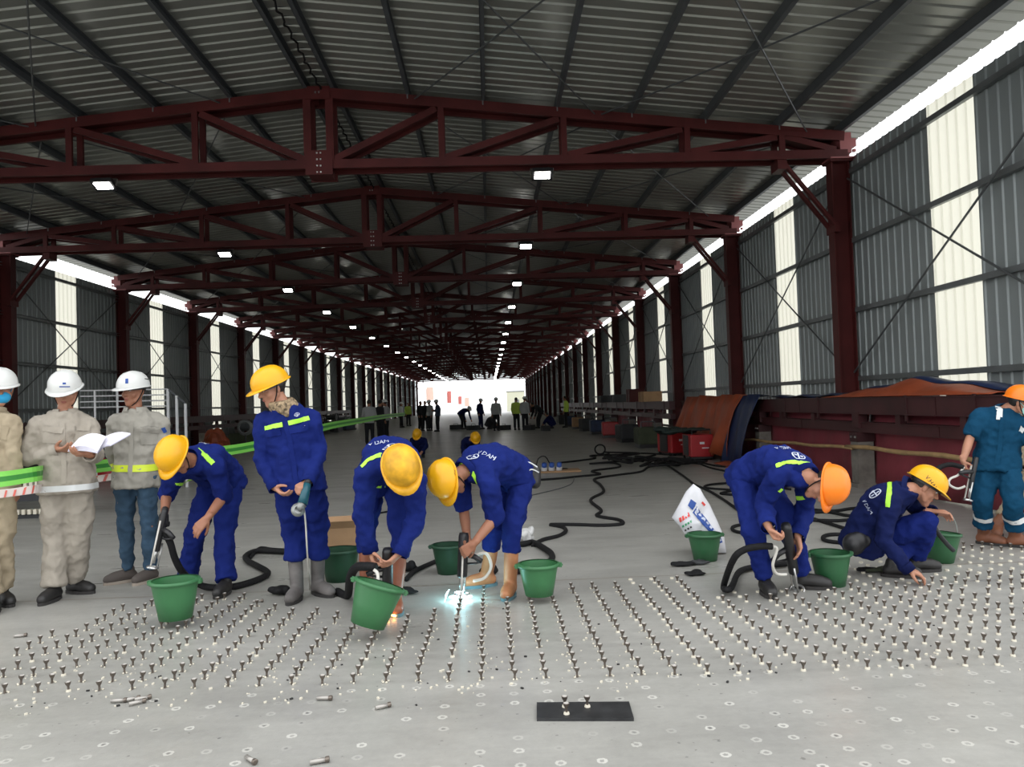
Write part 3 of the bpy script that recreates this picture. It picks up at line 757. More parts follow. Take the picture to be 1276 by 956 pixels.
JOINTS = {
  'w1': dict(pel=(-3.774,5.889,0.937), nk=(-3.748,5.898,1.455), hd=(-3.691,5.924,1.629), sa=(-3.917,5.882,1.407), sb=(-3.585,5.861,1.400), ea=(-3.994,5.901,1.133), eb=(-3.561,5.858,1.110), wa=(-3.888,5.801,0.931), wb=(-3.597,5.933,0.875), ka=(-3.774,5.845,0.505), kb=(-3.724,5.963,0.501), aa=(-3.705,5.826,0.087), ab=(-3.755,6.016,0.090)),
  'w2': dict(pel=(-3.293,6.087,0.904), nk=(-3.299,6.086,1.423), hd=(-3.289,6.081,1.603), sa=(-3.456,6.002,1.370), sb=(-3.140,6.118,1.363), ea=(-3.556,5.984,1.102), eb=(-3.050,6.053,1.102), wa=(-3.312,5.974,1.160), wb=(-2.977,5.815,1.122), ka=(-3.409,6.118,0.487), kb=(-3.261,6.184,0.472), aa=(-3.401,6.081,0.085), ab=(-3.366,6.297,0.091)),
  'w3': dict(pel=(-2.965,6.517,0.907), nk=(-2.947,6.510,1.426), hd=(-2.960,6.496,1.602), sa=(-3.114,6.531,1.376), sb=(-2.784,6.573,1.362), ea=(-3.175,6.580,1.101), eb=(-2.740,6.602,1.076), wa=(-3.122,6.655,0.868), wb=(-2.865,6.608,0.858), ka=(-3.076,6.557,0.485), kb=(-2.874,6.547,0.481), aa=(-3.100,6.650,0.088), ab=(-2.908,6.640,0.087)),
  'w4': dict(pel=(-2.186,6.322,0.873), nk=(-2.244,5.871,1.046), hd=(-2.296,5.716,1.088), sa=(-2.384,5.953,0.978), sb=(-2.075,5.855,1.021), ea=(-2.536,6.097,0.787), eb=(-2.056,5.983,0.766), wa=(-2.471,5.892,0.659), wb=(-2.116,5.786,0.624), ka=(-2.371,6.237,0.464), kb=(-2.147,6.245,0.445), aa=(-2.487,6.354,0.089), ab=(-2.090,6.073,0.084)),
  'w5': dict(pel=(-1.406,5.686,0.892), nk=(-1.479,5.655,1.406), hd=(-1.570,5.625,1.560), sa=(-1.642,5.645,1.343), sb=(-1.308,5.687,1.357), ea=(-1.665,5.654,1.058), eb=(-1.259,5.690,1.058), wa=(-1.550,5.551,0.861), wb=(-1.298,5.503,0.896), ka=(-1.491,5.824,0.491), kb=(-1.316,5.840,0.493), aa=(-1.470,5.793,0.086), ab=(-1.343,5.921,0.090)),
  'w6': dict(pel=(-0.779,5.580,0.918), nk=(-0.645,5.132,1.052), hd=(-0.578,4.983,1.005), sa=(-0.815,5.111,0.989), sb=(-0.509,5.188,0.935), ea=(-0.865,5.144,0.707), eb=(-0.513,5.217,0.650), wa=(-0.824,5.178,0.463), wb=(-0.617,5.132,0.438), ka=(-0.921,5.630,0.508), kb=(-0.646,5.461,0.509), aa=(-0.924,5.608,0.089), ab=(-0.691,5.367,0.086)),
  'w7': dict(pel=(0.174,5.856,0.864), nk=(-0.156,5.512,0.946), hd=(-0.292,5.440,0.877), sa=(-0.239,5.665,0.903), sb=(-0.027,5.415,0.872), ea=(-0.211,5.708,0.624), eb=(0.018,5.474,0.597), wa=(-0.187,5.525,0.454), wb=(-0.138,5.363,0.436), ka=(0.011,5.817,0.459), kb=(0.139,5.649,0.483), aa=(-0.056,5.962,0.086), ab=(0.114,5.655,0.083)),
  'w8': dict(pel=(1.923,5.619,0.814), nk=(2.094,5.170,0.871), hd=(2.240,5.146,0.779), sa=(1.924,5.122,0.863), sb=(2.192,5.295,0.792), ea=(1.883,5.293,0.638), eb=(2.229,5.456,0.561), wa=(1.826,5.073,0.534), wb=(2.109,5.289,0.418), ka=(1.824,5.377,0.460), kb=(2.108,5.430,0.454), aa=(1.915,5.425,0.079), ab=(2.222,5.515,0.081)),
  'w9': dict(pel=(2.854,5.836,0.267), nk=(3.066,5.652,0.664), hd=(3.236,5.673,0.663), sa=(2.922,5.564,0.598), sb=(3.165,5.790,0.605), ea=(2.846,5.559,0.315), eb=(3.350,5.892,0.412), wa=(2.980,5.489,0.115), wb=(3.274,5.668,0.489), ka=(3.281,5.872,0.344), kb=(3.232,5.657,0.418), aa=(3.001,5.742,0.087), ab=(3.252,5.881,0.083)),
  'w10': dict(pel=(4.464,6.672,0.748), nk=(4.511,6.627,1.198), hd=(4.598,6.514,1.256), sa=(4.372,6.710,1.164), sb=(4.637,6.544,1.138), ea=(4.236,6.681,0.948), eb=(4.686,6.512,0.874), wa=(4.118,6.599,0.774), wb=(4.705,6.529,0.649), ka=(4.300,6.636,0.399), kb=(4.466,6.488,0.404), aa=(4.402,6.800,0.088), ab=(4.570,6.630,0.085)),
  'w11': dict(pel=(5.175,7.090,0.739), nk=(5.239,7.002,1.202), hd=(5.277,6.978,1.374), sa=(5.095,7.080,1.138), sb=(5.368,6.918,1.132), ea=(5.022,7.089,0.868), eb=(5.399,6.903,0.857), wa=(4.954,6.983,0.674), wb=(5.378,6.935,0.628), ka=(4.972,7.145,0.398), kb=(5.104,6.888,0.408), aa=(4.776,7.173,0.086), ab=(5.219,7.045,0.087)),
  'w12': dict(pel=(-2.048,21.306,0.176), nk=(-1.944,21.017,0.542), hd=(-1.966,20.886,0.645), sa=(-2.119,21.043,0.515), sb=(-1.796,21.112,0.494), ea=(-2.124,20.825,0.340), eb=(-1.729,20.899,0.324), wa=(-2.016,20.658,0.194), wb=(-1.838,20.727,0.185), ka=(-2.127,20.911,0.342), kb=(-1.830,20.961,0.329), aa=(-2.123,21.221,0.083), ab=(-1.865,21.278,0.082)),
  'w13': dict(pel=(-0.560,19.645,0.239), nk=(-0.487,19.264,0.522), hd=(-0.367,19.162,0.577), sa=(-0.656,19.315,0.499), sb=(-0.332,19.354,0.483), ea=(-0.683,19.083,0.346), eb=(-0.294,19.123,0.331), wa=(-0.571,18.910,0.212), wb=(-0.383,18.931,0.205), ka=(-0.661,19.234,0.342), kb=(-0.383,19.257,0.331), aa=(-0.660,19.544,0.083), ab=(-0.417,19.573,0.082)),
}
ZU = (0, 0, 1)
FB = dict(kind='boot')
FOLK = {}
def add(k, label, **cfg): FOLK[k] = person(label, JOINTS[k], cfg)

add('w1', 'person in sand workwear, white hard hat and bright blue face mask', jacket='beige2', trousers='beige2', helmet='white', face=(.55, -.83, -.12), crown=(0, -.05, 1),
    feet=dict(kind='shoe', upper='shoe', sole='sole', toe_a=(.5, -.9), toe_b=(.75, -.65)), hand_b=dict(curl=.5), loose=.024, leg_w=1.12)
add('w2', 'person in beige work suit and white hard hat reading the sheaf of papers', jacket='beige', trousers='beige', helmet='white', face=(.22, -.93, -.34), crown=(.02, -.3, 1),
    feet=dict(kind='shoe', upper='shoe', sole='sole', toe_a=(-.02, -1), toe_b=(.96, -.3)), hand_a=dict(d=(1, -.35, .02), pn=(.1, .35, 1), curl=[.35, .45, .55, .6], tin=.6), hand_b=dict(d=(-.5, -.75, .15), pn=(-.1, .3, 1), curl=.35, tin=.7),
    loose=.028, fat=1.08, leg_w=1.18, hemr=.072, skin='skin')
add('w3', 'person in stone grey shirt, blue jeans and white hard hat with a yellow green belt', jacket='greyshirt', trousers='jeans', helmet='white', face=(-.28, -.95, -.10), crown=(0, -.05, 1), jname='shirt',
    feet=dict(kind='shoe', upper='shoebr', sole='solew', toe_a=(-.75, -.66), toe_b=(-.35, -.94)), leg_w=.86, hemr=.062, loose=.016, hem=-.20, skin='skin2')
add('w4', 'person in blue overalls and yellow hard hat bending beside the grey shirted person', jacket='blue', trousers='blue', helmet='yellow', face=(-.22, -.42, -.88), crown=(-.42, -.80, .42), bend=.05,
    feet=dict(kind='shoe', upper='shoe', sole='sole', toe_a=(-.8, -.6), toe_b=(-.05, -1)), sleeve=dict(a=.12, b=.10), arm_extra=.006, gloves=dict(a=1), skin='skin2',
    hand_a=dict(d=(0, -.35, -1), pn=(.6, -.6, .1), curl=1.15, tin=.9), hand_b=dict(d=(-.62, -.35, -.70), pn=(-.2, .75, -.5), curl=[.30, .35, .42, .5], tin=.55), hemt=.97, leg_w=1.08, hemr=.078)
add('w5', 'person standing in blue overalls, yellow hard hat and neck scarf, holding a grinder', jacket='blue', trousers='blue', helmet='yellow', face=(-.74, -.56, -.38), crown=(-.30, -.25, .92),
    feet=dict(kind='boot', upper='boot_grey', sole='sole', shaft=.66, toe_a=(-.08, -1), toe_b=(.72, -.68)), hand_a=dict(d=(.72, -.30, -.55), pn=(.45, .2, .75), curl=.55, tin=.8), hand_b=dict(d=(-.55, -.55, -.35), pn=(-.2, .1, -1), curl=1.05, tin=.9),
    hemt=.50, leg_w=1.12, hemr=.078, loose=.024, skin='skin')
add('w6', 'person in blue overalls and worn yellow hard hat bent double behind the tilted bucket', jacket='blue', trousers='blue', helmet='yellow_old', face=(.26, -.30, -.90), crown=(.10, -.86, .45), bend=.07,
    feet=dict(kind='boot', upper='boot', sole='soleblue', shaft=.70, toe_a=(-.1, -1), toe_b=(.2, -.98)), hand_a=dict(d=(.35, -.1, -1), pn=(.9, -.1, .3), curl=.75, tin=.8), hand_b=dict(d=(-.72, -.22, -.62), pn=(-.5, .2, .4), curl=[.25, .35, .45, .5], tin=.4),
    hemt=.36, leg_w=1.0, arm_extra=.006)
add('w7', 'person in blue overalls, brown boots and yellow hard hat welding at the arc', jacket='blue', trousers='blue', helmet='yellow', face=(.10, -.32, -.94), crown=(-.74, -.62, .25), bend=.06,
    feet=dict(kind='boot', upper='boottan', sole='soleblue', shaft=.64, toe_a=(-.95, -.25), toe_b=(-.25, -.97)), sleeve=dict(a=-.02, b=.05), arm_extra=.010, skin='skin2',
    hand_a=dict(d=(.05, -.45, -.9), pn=(.4, -.8, .1), curl=.95, tin=.8), hand_b=dict(d=(-.78, .10, -.62), pn=(-.25, .85, -.2), curl=[.6, .8, .9, .9], tin=.5), hemt=.42, leg_w=1.05)
add('w8', 'person in blue overalls and orange hard hat bending over a stud gun', jacket='blue', trousers='blue', helmet='orange', face=(-.25, -.30, -.92), crown=(.72, -.62, .20), bend=.06,
    feet=dict(kind='shoe', upper='shoe', sole='sole', toe_a=(-.08, -1), toe_b=(.93, -.36)), hand_a=dict(d=(.55, -.1, -.85), pn=(.5, -.5, .3), curl=.95, tin=.8), hand_b=dict(d=(.02, -.25, -1), pn=(-.9, .1, .1), curl=.35, tin=.5), hemt=.90, leg_w=1.04, arm_extra=.006)
add('w9', 'person squatting in navy jacket and yellow hard hat, one hand on the deck', jacket='navy', trousers='blue', helmet='yellow', face=(.76, -.30, -.56), crown=(.52, -.12, .84), bend=.06, squat=True, strap=None,
    feet=dict(kind='shoe', upper='shoe', sole='sole', toe_a=(.9, -.4), toe_b=(.95, -.1)), hand_a=dict(d=(.86, -.2, -.42), pn=(.1, .1, -1), curl=.45, tin=.6), hand_b=dict(d=(.95, -.25, -.12), pn=(.15, -.55, -.8), curl=.5, tin=.3), hemt=.85, leg_w=1.08, skin='skin')
add('w10', 'person in petrol blue overalls with silver bands, orange hard hat and pale mask', jacket='teal', trousers='teal', helmet='orange', face=(.72, -.62, -.28), crown=(.12, -.1, 1), s=.92,
    feet=dict(kind='boot', upper='leather', sole='sole', shaft=.42, toe_a=(.65, -.75), toe_b=(.85, -.5)), sleeve=dict(a=-.10, b=-.10), arm_extra=.012, hand_a=dict(d=(.15, -.2, -1), pn=(.7, -.3, 0), curl=1.05, tin=.9), hemt=.72, leg_w=1.15, hemr=.078, fat=1.1)
add('w11', 'person in sand trousers and brown boots half hidden behind the petrol blue worker', jacket='beige2', trousers='beige2', helmet='white', face=(-.3, -.9, -.3), crown=(0, -.1, 1), s=.93,
    feet=dict(kind='boot', upper='leather', sole='sole', shaft=.42, toe_a=(-.6, -.8), toe_b=(.3, -.9)), hemt=.72)
add('w12', 'person in navy and yellow hard hat squatting behind the worker in the worn hat', jacket='navy', trousers='navy', helmet='yellow', face=(-.1, -.55, -.8), crown=(-.12, -.75, .65), squat=True, low=True, bend=.06, feet=dict(kind='shoe', upper='shoe', sole='sole'))
add('w13', 'person in navy and yellow hard hat squatting, seen just over the welding worker', jacket='navy', trousers='navy', helmet='yellow', face=(.1, -.5, -.85), crown=(.1, -.8, .6), squat=True, low=True, bend=.07, feet=dict(kind='shoe', upper='shoe', sole='sole'))
# ---------------------------------------------------------------- what the people wear: tape, prints, pockets, masks
def mask(f, m):
    c = f['hd']+f['fw']*.050-f['hu']*.048; rot = Matrix((f['hla'], f['fw'], f['hu'])).transposed()
    mb = MB(); mb.ell(c, (.066, .066, .052), rot, 18, 12); o = link('face_mask', mb.mesh('face_mask', m, True), f['o'])
    for s in (-1, 1):
        t = MB(); t.tube([c+f['hla']*.055*s+f['hu']*.02, f['hd']+f['hla']*.083*s-f['fw']*.01+f['hu']*.02], .003, 5); t.build('ear_loop', m, o)
w = FOLK['w1']; mask(w, 'mask'); strip(w['js'], [(-8, 537), (10, 540)], .10, 'chest_pocket', 'beige2', w['jk'])
w = FOLK['w2']
for a, b in (((54, 534), (79, 537)), ((94, 534), (112, 534))):
    strip(w['js'], [(a[0], a[1]+8), (b[0], b[1]+8)], .12, 'chest_pocket', 'beige', w['jk'], lift=.006); strip(w['js'], [a, b], .045, 'pocket_flap', 'beige', w['jk'], lift=.012)
belt(w['js'], w['j']['pel']+w['hup']*-.035, w['hup'], w['lh'], w['hfr'], .045, 'hem_band', 'silver', w['jk'])
hs = Surf(w['hat'].data, w['base']); strip(hs, [(74, 482), (87, 482)], .008, 'helmet_print', 'bprint', w['hat'], lift=.003); strip(hs, [(78, 478), (82, 478)], .014, 'helmet_print', 'bprint', w['hat'], lift=.003)
w = FOLK['w3']
strip(w['js'], [(175, 543), (196, 543)], .15, 'chest_pocket', 'greyshirt', w['jk']); strip(w['js'], [(174, 536), (197, 538)], .022, 'pocket_flap', 'greyshirt', w['jk'], lift=.012)
belt(w['js'], w['spine'](.13), w['up'], w['la'], w['fr'], .055, 'reflective_belt', 'limey', w['jk'])
strip(w['js'], [(203, 533), (206, 539)], .03, 'sleeve_badge', 'bprint', w['jk'], 3)
hs = Surf(w['hat'].data, w['base']); strip(hs, [(158, 472), (158, 478)], .022, 'helmet_print', 'bprint', w['hat'], lift=.003); strip(hs, [(180, 472), (185, 473)], .008, 'helmet_print', 'kprint', w['hat'], lift=.003)
w = FOLK['w4']
strip(w['js'], [(246, 560), (256, 568), (266, 578)], .034, 'reflective_stripe', 'lime', w['jk']); strip(w['js'], [(219, 603), (228, 603), (238, 597)], .03, 'reflective_stripe', 'lime', w['jk'])
print_text(w['js'], (254, 553), 'V DAM', .035, (6, 1), 'wprint', w['jk'])
w = FOLK['w5']
strip(w['js'], [(330, 534), (352, 529)], .034, 'reflective_stripe', 'lime', w['jk']); strip(w['js'], [(357, 528), (385, 521)], .034, 'reflective_stripe', 'lime', w['jk'])
strip(w['js'], [(332, 541), (350, 538)], .05, 'pocket_flap', 'blue', w['jk'], lift=.008); strip(w['js'], [(360, 537), (384, 532)], .05, 'pocket_flap', 'blue', w['jk'], lift=.008)
emblem(w['js'], (370, 517), .018, (5, -1), 'wprint', w['jk']); emblem(w['js'], (378, 532), .014, (5, -1), 'wprint', w['jk'])
strip(w['ts'], [(387, 699), (398, 703), (409, 703)], .012, 'hem_piping', 'silver', w['tr'])
mb = MB(); ax = (w['hd']-w['j']['nk']).normalized(); c = w['j']['nk']+ax*.05
ring = [c+w['la']*(.080*cos(a))+w['fr']*(.080*sin(a))+ax*(-.012*sin(a)) for a in [2*pi*k/14 for k in range(15)]]
mb.caps(ring, [.026]*15, 8); mb.caps([p-ax*.026 for p in ring], [.027]*15, 8); mb.caps([p+ax*.024 for p in ring], [.020]*15, 8); mb.caps([c+w['fr']*.085-ax*.02, c+w['fr']*.115-ax*.085], [.05, .018], 10)
link('neck_scarf', voxel(mb, 'neck_scarf', 'scarf', .008, 3, .7, (.006, .03)), w['o'])
w = FOLK['w6']
strip(w['js'], [(450, 582), (460, 573), (472, 568), (480, 567)], .032, 'reflective_stripe', 'lime', w['jk'])
strip(w['js'], [(470, 606), (481, 606)], .03, 'reflective_stripe', 'lime', w['jk']); strip(w['js'], [(493, 612), (502, 614)], .03, 'reflective_stripe', 'lime', w['jk'])
emblem(w['js'], (486, 557), .048, (6, 1), 'wprint', w['jk']); print_text(w['js'], (472, 552), 'V DAM', .045, (6, -1), 'wprint', w['jk'])
w = FOLK['w7']
strip(w['js'], [(572, 577), (584, 583), (591, 592), (595, 603)], .034, 'reflective_stripe', 'lime', w['jk'])
emblem(w['js'], (589, 569), .045, (6, 1), 'wprint', w['jk']); print_text(w['js'], (606, 567), 'V DAM', .05, (5, 3), 'wprint', w['jk'])
hs = Surf(w['hat'].data, w['base']); print_text(hs, (567, 589), 'XD', .03, (1, 6), 'kprint', w['hat'], .003, 'helmet_print')
# tool pouch on his belt
pb = MB(); c = at_y(661, 590, w['base'].y+w['j']['pel'].y-.06)-w['base']
pb.caps([c+Vector((-.05, 0, .05)), c+Vector((.03, 0, .02)), c+Vector((.03, -.01, -.07)), c+Vector((-.03, 0, -.06)), c+Vector((-.04, 0, .04))], [.05, .05, .048, .048, .05], 10); pb.ell(c, (.07, .06, .085))
po = link('tool_pouch', voxel(pb, 'tool_pouch', 'blackp', .01, 2, .7), w['o'])
pp = MB(); pp.tube(spline([c+Vector((-.08, -.055, .06)), c+Vector((-.02, -.066, .09)), c+Vector((.05, -.06, .05))], 5), .005, 5); pp.tube(spline([c+Vector((-.07, -.06, -.09)), c+Vector((-.06, -.07, -.02)), c+Vector((.0, -.075, .035)), c+Vector((.06, -.06, .01))], 5), .005, 5); pp.build('piping', 'silver', po)
w = FOLK['w8']
strip(w['js'], [(967, 581), (977, 577), (992, 576), (1013, 580)], .034, 'reflective_stripe', 'lime', w['jk']); strip(w['js'], [(971, 610), (984, 619)], .03, 'reflective_stripe', 'lime', w['jk']); strip(w['js'], [(989, 621), (1002, 620)], .03, 'reflective_stripe', 'lime', w['jk'])
emblem(w['js'], (995, 568), .045, (6, 2), 'wprint', w['jk']); print_text(w['js'], (976, 559), 'V DAM', .045, (6, 0), 'wprint', w['jk'])
strip(w['ts'], [(922, 584), (926, 590)], .035, 'hip_badge', 'wprint', w['tr'])
w = FOLK['w9']
strip(w['js'], [(1109, 598), (1108, 615), (1106, 632)], .034, 'reflective_stripe', 'lime', w['jk'])
emblem(w['js'], (1091, 616), .042, (3, -3), 'wprint', w['jk']); print_text(w['js'], (1081, 631), 'V DAM', .04, (2, 4), 'wprint', w['jk'])
hs = Surf(w['hat'].data, w['base']); print_text(hs, (1160, 601), 'V.HAI', .042, (4, 5), 'kprint', w['hat'], .003, 'helmet_print')
pb = MB(); c = at_y(1064, 678, w['base'].y+w['j']['pel'].y-.10)-w['base']; pb.ell(c, (.085, .08, .085), None, 12, 9); pb.ell(c+Vector((.05, 0, .03)), (.08, .08, .07), None, 12, 9)
link('hip_pouch', voxel(pb, 'hip_pouch', 'blackp', .012, 2, .7), w['o'])
strip(w['ts'], [(1083, 674), (1089, 672)], .02, 'hip_badge', 'wprint', w['tr'])
w = FOLK['w10']; mask(w, 'maskp')
strip(w['js'], [(1241, 503), (1246, 511), (1245, 523)], .045, 'reflective_stripe', 'silver', w['jk'], 4); strip(w['js'], [(1270, 534), (1276, 537)], .05, 'name_patch', 'silver', w['jk'])
for s in 'ab':
    K, A = w['j']['k'+s], w['j']['a'+s]; ax = (K-A).normalized(); a = ax.orthogonal().normalized()
    belt(w['ts'], K.lerp(A, .42), ax, a, ax.cross(a), .042, 'reflective_band', 'silver', w['tr'], r0=.14)

# ---------------------------------------------------------------- people far down the hall
def stand_joints(x, y, th, h=1.70, arms='down', lean=0.0):
    k = h/1.70; c, s_ = cos(th), sin(th)
    def W(a, f, z): return (x+(a*c+f*s_)*k, y+(a*s_-f*c)*k, z*k)        # a to the person's left, f to the front
    J = dict(pel=W(0, -.25*lean, .92), nk=W(0, .30*lean, 1.42-.30*lean), hd=W(0, .06+.42*lean, 1.58-.42*lean), sa=W(-.17, .28*lean, 1.38-.30*lean), sb=W(.17, .28*lean, 1.38-.30*lean),
             ka=W(-.10, .03-.05*lean, .50), kb=W(.10, .02-.05*lean, .50), aa=W(-.11, 0, .085), ab=W(.11, .02, .085))
    if arms == 'down': J.update(ea=W(-.23, -.02+.30*lean, 1.11-.32*lean), eb=W(.23, -.02+.30*lean, 1.11-.32*lean), wa=W(-.22, .08+.32*lean, .87-.34*lean), wb=W(.22, .08+.32*lean, .87-.34*lean))
    else: J.update(ea=W(-.23, .02, 1.11), eb=W(.23, .02, 1.11), wa=W(-.12, .22, 1.14), wb=W(.10, .22, 1.16))
    return J
def sq_joints(x, y, th):
    c, s_ = cos(th), sin(th)
    def W(a, f, z): return (x+a*c+f*s_, y+a*s_-f*c, z)
    return dict(pel=W(0, 0, .25), nk=W(0, .25, .66), hd=W(0, .36, .74), sa=W(-.17, .25, .62), sb=W(.17, .25, .62), ea=W(-.22, .42, .42), eb=W(.22, .42, .42), wa=W(-.12, .55, .25), wb=W(.12, .55, .25),
                ka=W(-.15, .38, .46), kb=W(.15, .38, .46), aa=W(-.12, .08, .085), ab=W(.12, .08, .085))
FARP = [
 (461, 556, 'person far back in a pale shirt and dark trousers seen from behind, hatless', pi, 'shirtw', 'trous', None, 'up', 0),
 (474, 552, 'person far back all in black standing beside the pale shirted one', 2.4, 'trous', 'trous', None, 'down', 0),
 (482, 549, 'person far back in grey shirt and white hard hat, arms folded forward', -1.9, 'shirtw', 'trous', 'white', 'up', 0),
 (500, 533, 'person in white shirt far off by the left machines', 1.2, 'silver', 'trous', 'white', 'down', 0),
 (509, 531, 'person in yellow green vest far off near the left machines', 0.6, 'vestg', 'trous', None, 'down', 0),
 (524, 537, 'person in dark clothes at the outer end of the standing group against the light', 1.0, 'trous', 'trous', None, 'down', 0),
 (530, 537, 'person in dark clothes in the middle of the standing group against the light', .4, 'trous', 'trous', None, 'down', 0),
 (536.5, 537, 'person in grey with white hard hat at the edge of the standing group', -.8, 'shirtw', 'trous', 'white', 'down', 0),
 (546, 538, 'person in grey blue with white hard hat standing alone beside the group', -1.2, 'clutterb', 'trous', 'white', 'up', 0),
 (578, 535, 'person in dark clothes bending over with a white hard hat far down the deck', .8, 'navy', 'trous', 'white', 'down', 1),
 (599, 535, 'person in dark blue with white hard hat standing in the bright opening', .9, 'navy', 'navy', 'white', 'down', 0),
 (607, 535, 'person squatting in dark brown in front of the bright opening', 1.4, 'clutter', 'trous', None, 'squat', 0),
 (619, 537, 'person in pale shirt, vest and white hard hat standing in the bright opening', 3.0, 'shirtw', 'trous', 'white', 'down', 0),
 (644, 536, 'person in yellow green vest standing before the cream cabin', 2.8, 'vestg', 'trous', None, 'down', 0),
 (654.5, 536, 'person in grey shirt and white hard hat beside the vested one', 2.6, 'shirtw', 'trous', 'white', 'down', 0),
 (671, 534, 'person in black bending at the start of the row of steel frames', -1.2, 'trous', 'trous', None, 'down', .7),
 (690, 534, 'person squatting in navy against the row of steel frames', -1.5, 'navy', 'navy', None, 'squat', 0),
 (706, 533, 'person in vest and dark trousers standing against the row of steel frames', -1.8, 'vestg', 'trous', None, 'down', 0),
]
for px, py, lab, th, jm, tm, hat, arms, lean in FARP:
    p = at_z(px, py); J = sq_joints(p.x, p.y, th) if arms == 'squat' else stand_joints(p.x, p.y, th, 1.72, arms, lean)
    f = (sin(th), -cos(th), -.15-.8*lean-(.5 if arms == 'squat' else 0)); cr = (sin(th)*.8*lean, -cos(th)*.8*lean, 1)
    person(lab, J, dict(jacket=jm, trousers=tm, helmet=hat, face=f, crown=cr, low=True, squat=arms == 'squat', feet=dict(kind='shoe', upper='shoe', sole='sole'), skin='skin2'), 'people far down the hall')
# ================================================================ THINGS ON THE DECK
# ---- shear studs in rows along the hall
def stud_mesh(kind):
    m = MB()
    m.lathe([(.0058, 0), (.0058, .026), (.0128, .038), (.0152, .048), (.0135, .049)], 10)
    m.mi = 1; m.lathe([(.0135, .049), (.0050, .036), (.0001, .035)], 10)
    m.mi = 2
    if kind == 'full': m.lathe([(.0058, .010), (.0118, .009), (.0138, .0), ], 9)
    elif kind == 'half':
        for a in (.4, 1.5, 3.6): m.ell((.016*cos(a), .016*sin(a), .004), (.007, .005, .005), None, 6, 4)
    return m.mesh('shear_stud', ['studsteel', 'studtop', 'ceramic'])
def stud_spots():
    rnd = random.Random(3); out = []; fer = []
    def back(x):
        T = [(-2.95, 4.6), (-2.80, 5.3), (-2.63, 5.97), (-1.85, 5.95), (-1.6, 5.5), (-1.1, 5.36), (-.9, 5.25), (-.5, 5.18), (-.35, 5.2), (-.25, 5.6), (-.1, 5.86), (.1, 5.84), (.3, 5.5), (.5, 5.8), (1.40, 5.88), (1.5, 5.3), (2.2, 5.38), (3.0, 5.5), (3.3, 5.62), (6, 5.75)]
        if x < T[0][0]: return T[0][1]-(T[0][0]-x)*1.5
        for (a, b), (c, d) in zip(T, T[1:]):
            if x <= c: return b+(d-b)*(x-a)/(c-a)
        return T[-1][1]
    for i in range(-20, 31):
        x = .08+.1628*i; yf = 3.95-.045*x
        for r in range(26):
            y = yf+.122*r; X = x+rnd.uniform(-.006, .006); Y = y+rnd.uniform(-.008, .008)
            d = Vector((X, Y, 0))-EYE; dd = d.dot(FW); sx = 638+FPX*d.dot(RT)/dd
            if not -25 < sx < 1300: continue
            if y <= back(x):
                if rnd.random() > .025: out.append((X, Y, x > .9 or rnd.random() < .12))
            elif x > 2.6 and y < 6.35-.0*(x): fer.append((X, Y))
            elif x > 3.9 and y < 6.75: out.append((X, Y, True))
            elif x > .9 and y < back(x)+.16: fer.append((X, Y))
    return out, fer
spots, ferr = stud_spots()
spots.sort(key=lambda s: (Vector((s[0], s[1], 0))-EYE).length)
SM = {True: stud_mesh('full'), False: stud_mesh('half')}
for n, (x, y, full) in enumerate(spots[:300]):
    o = link('shear_stud', SM[full], None, (x, y, 0), (random.uniform(-.07, .07), random.uniform(-.07, .07), random.uniform(0, 6)))
    tag(o, 'short steel shear stud with flared bright head standing upright in the rows on the deck', 'stud', 'shear studs standing in rows')
mb = MB()
for x, y, full in spots[300:]:
    me = SM[full]; o = len(mb.v); rz = random.uniform(0, 6)
    mb.v += [(v.co.x*cos(rz)-v.co.y*sin(rz)+x, v.co.x*sin(rz)+v.co.y*cos(rz)+y, v.co.z) for v in me.vertices]
    for p in me.polygons: mb.f.append(tuple(i+o for i in p.vertices)); mb.m.append(p.material_index)
if mb.v: tag(mb.build('shear_studs_beyond', ['studsteel', 'studtop', 'ceramic']), 'farther rows of short steel shear studs with pale ceramic rings', 'stud', None, 'stuff')
fm = MB(); fm.lathe([(.008, .003), (.008, .011), (.0145, .011), (.0165, 0)], 9); fme = fm.mesh('ceramic_ferrule', 'ceramic')
for x, y in ferr: tag(link('ceramic_ferrule', fme, None, (x, y, 0)), 'small pale ceramic ring on the deck waiting for its stud behind the rows', 'ferrule', 'ceramic rings without studs')
mb = MB(); rnd = random.Random(5)
for i in range(420):
    x = rnd.uniform(-2.6, 2.6); y = 3.75+abs(rnd.gauss(0, .5)) if rnd.random() < .75 else rnd.uniform(3.6, 5.6)
    s = rnd.uniform(.003, .010); mb.mi = 0 if rnd.random() < .8 else 1; mb.box((x, y, s*.4), (s*1.6, s, s*.8), Matrix.Rotation(rnd.uniform(0, 6), 3, 'Z'))
tag(mb.build('ceramic_crumbs', ['ceramic', 'kprint']), 'broken pale ceramic crumbs scattered among the studs', 'crumbs', None, 'stuff')
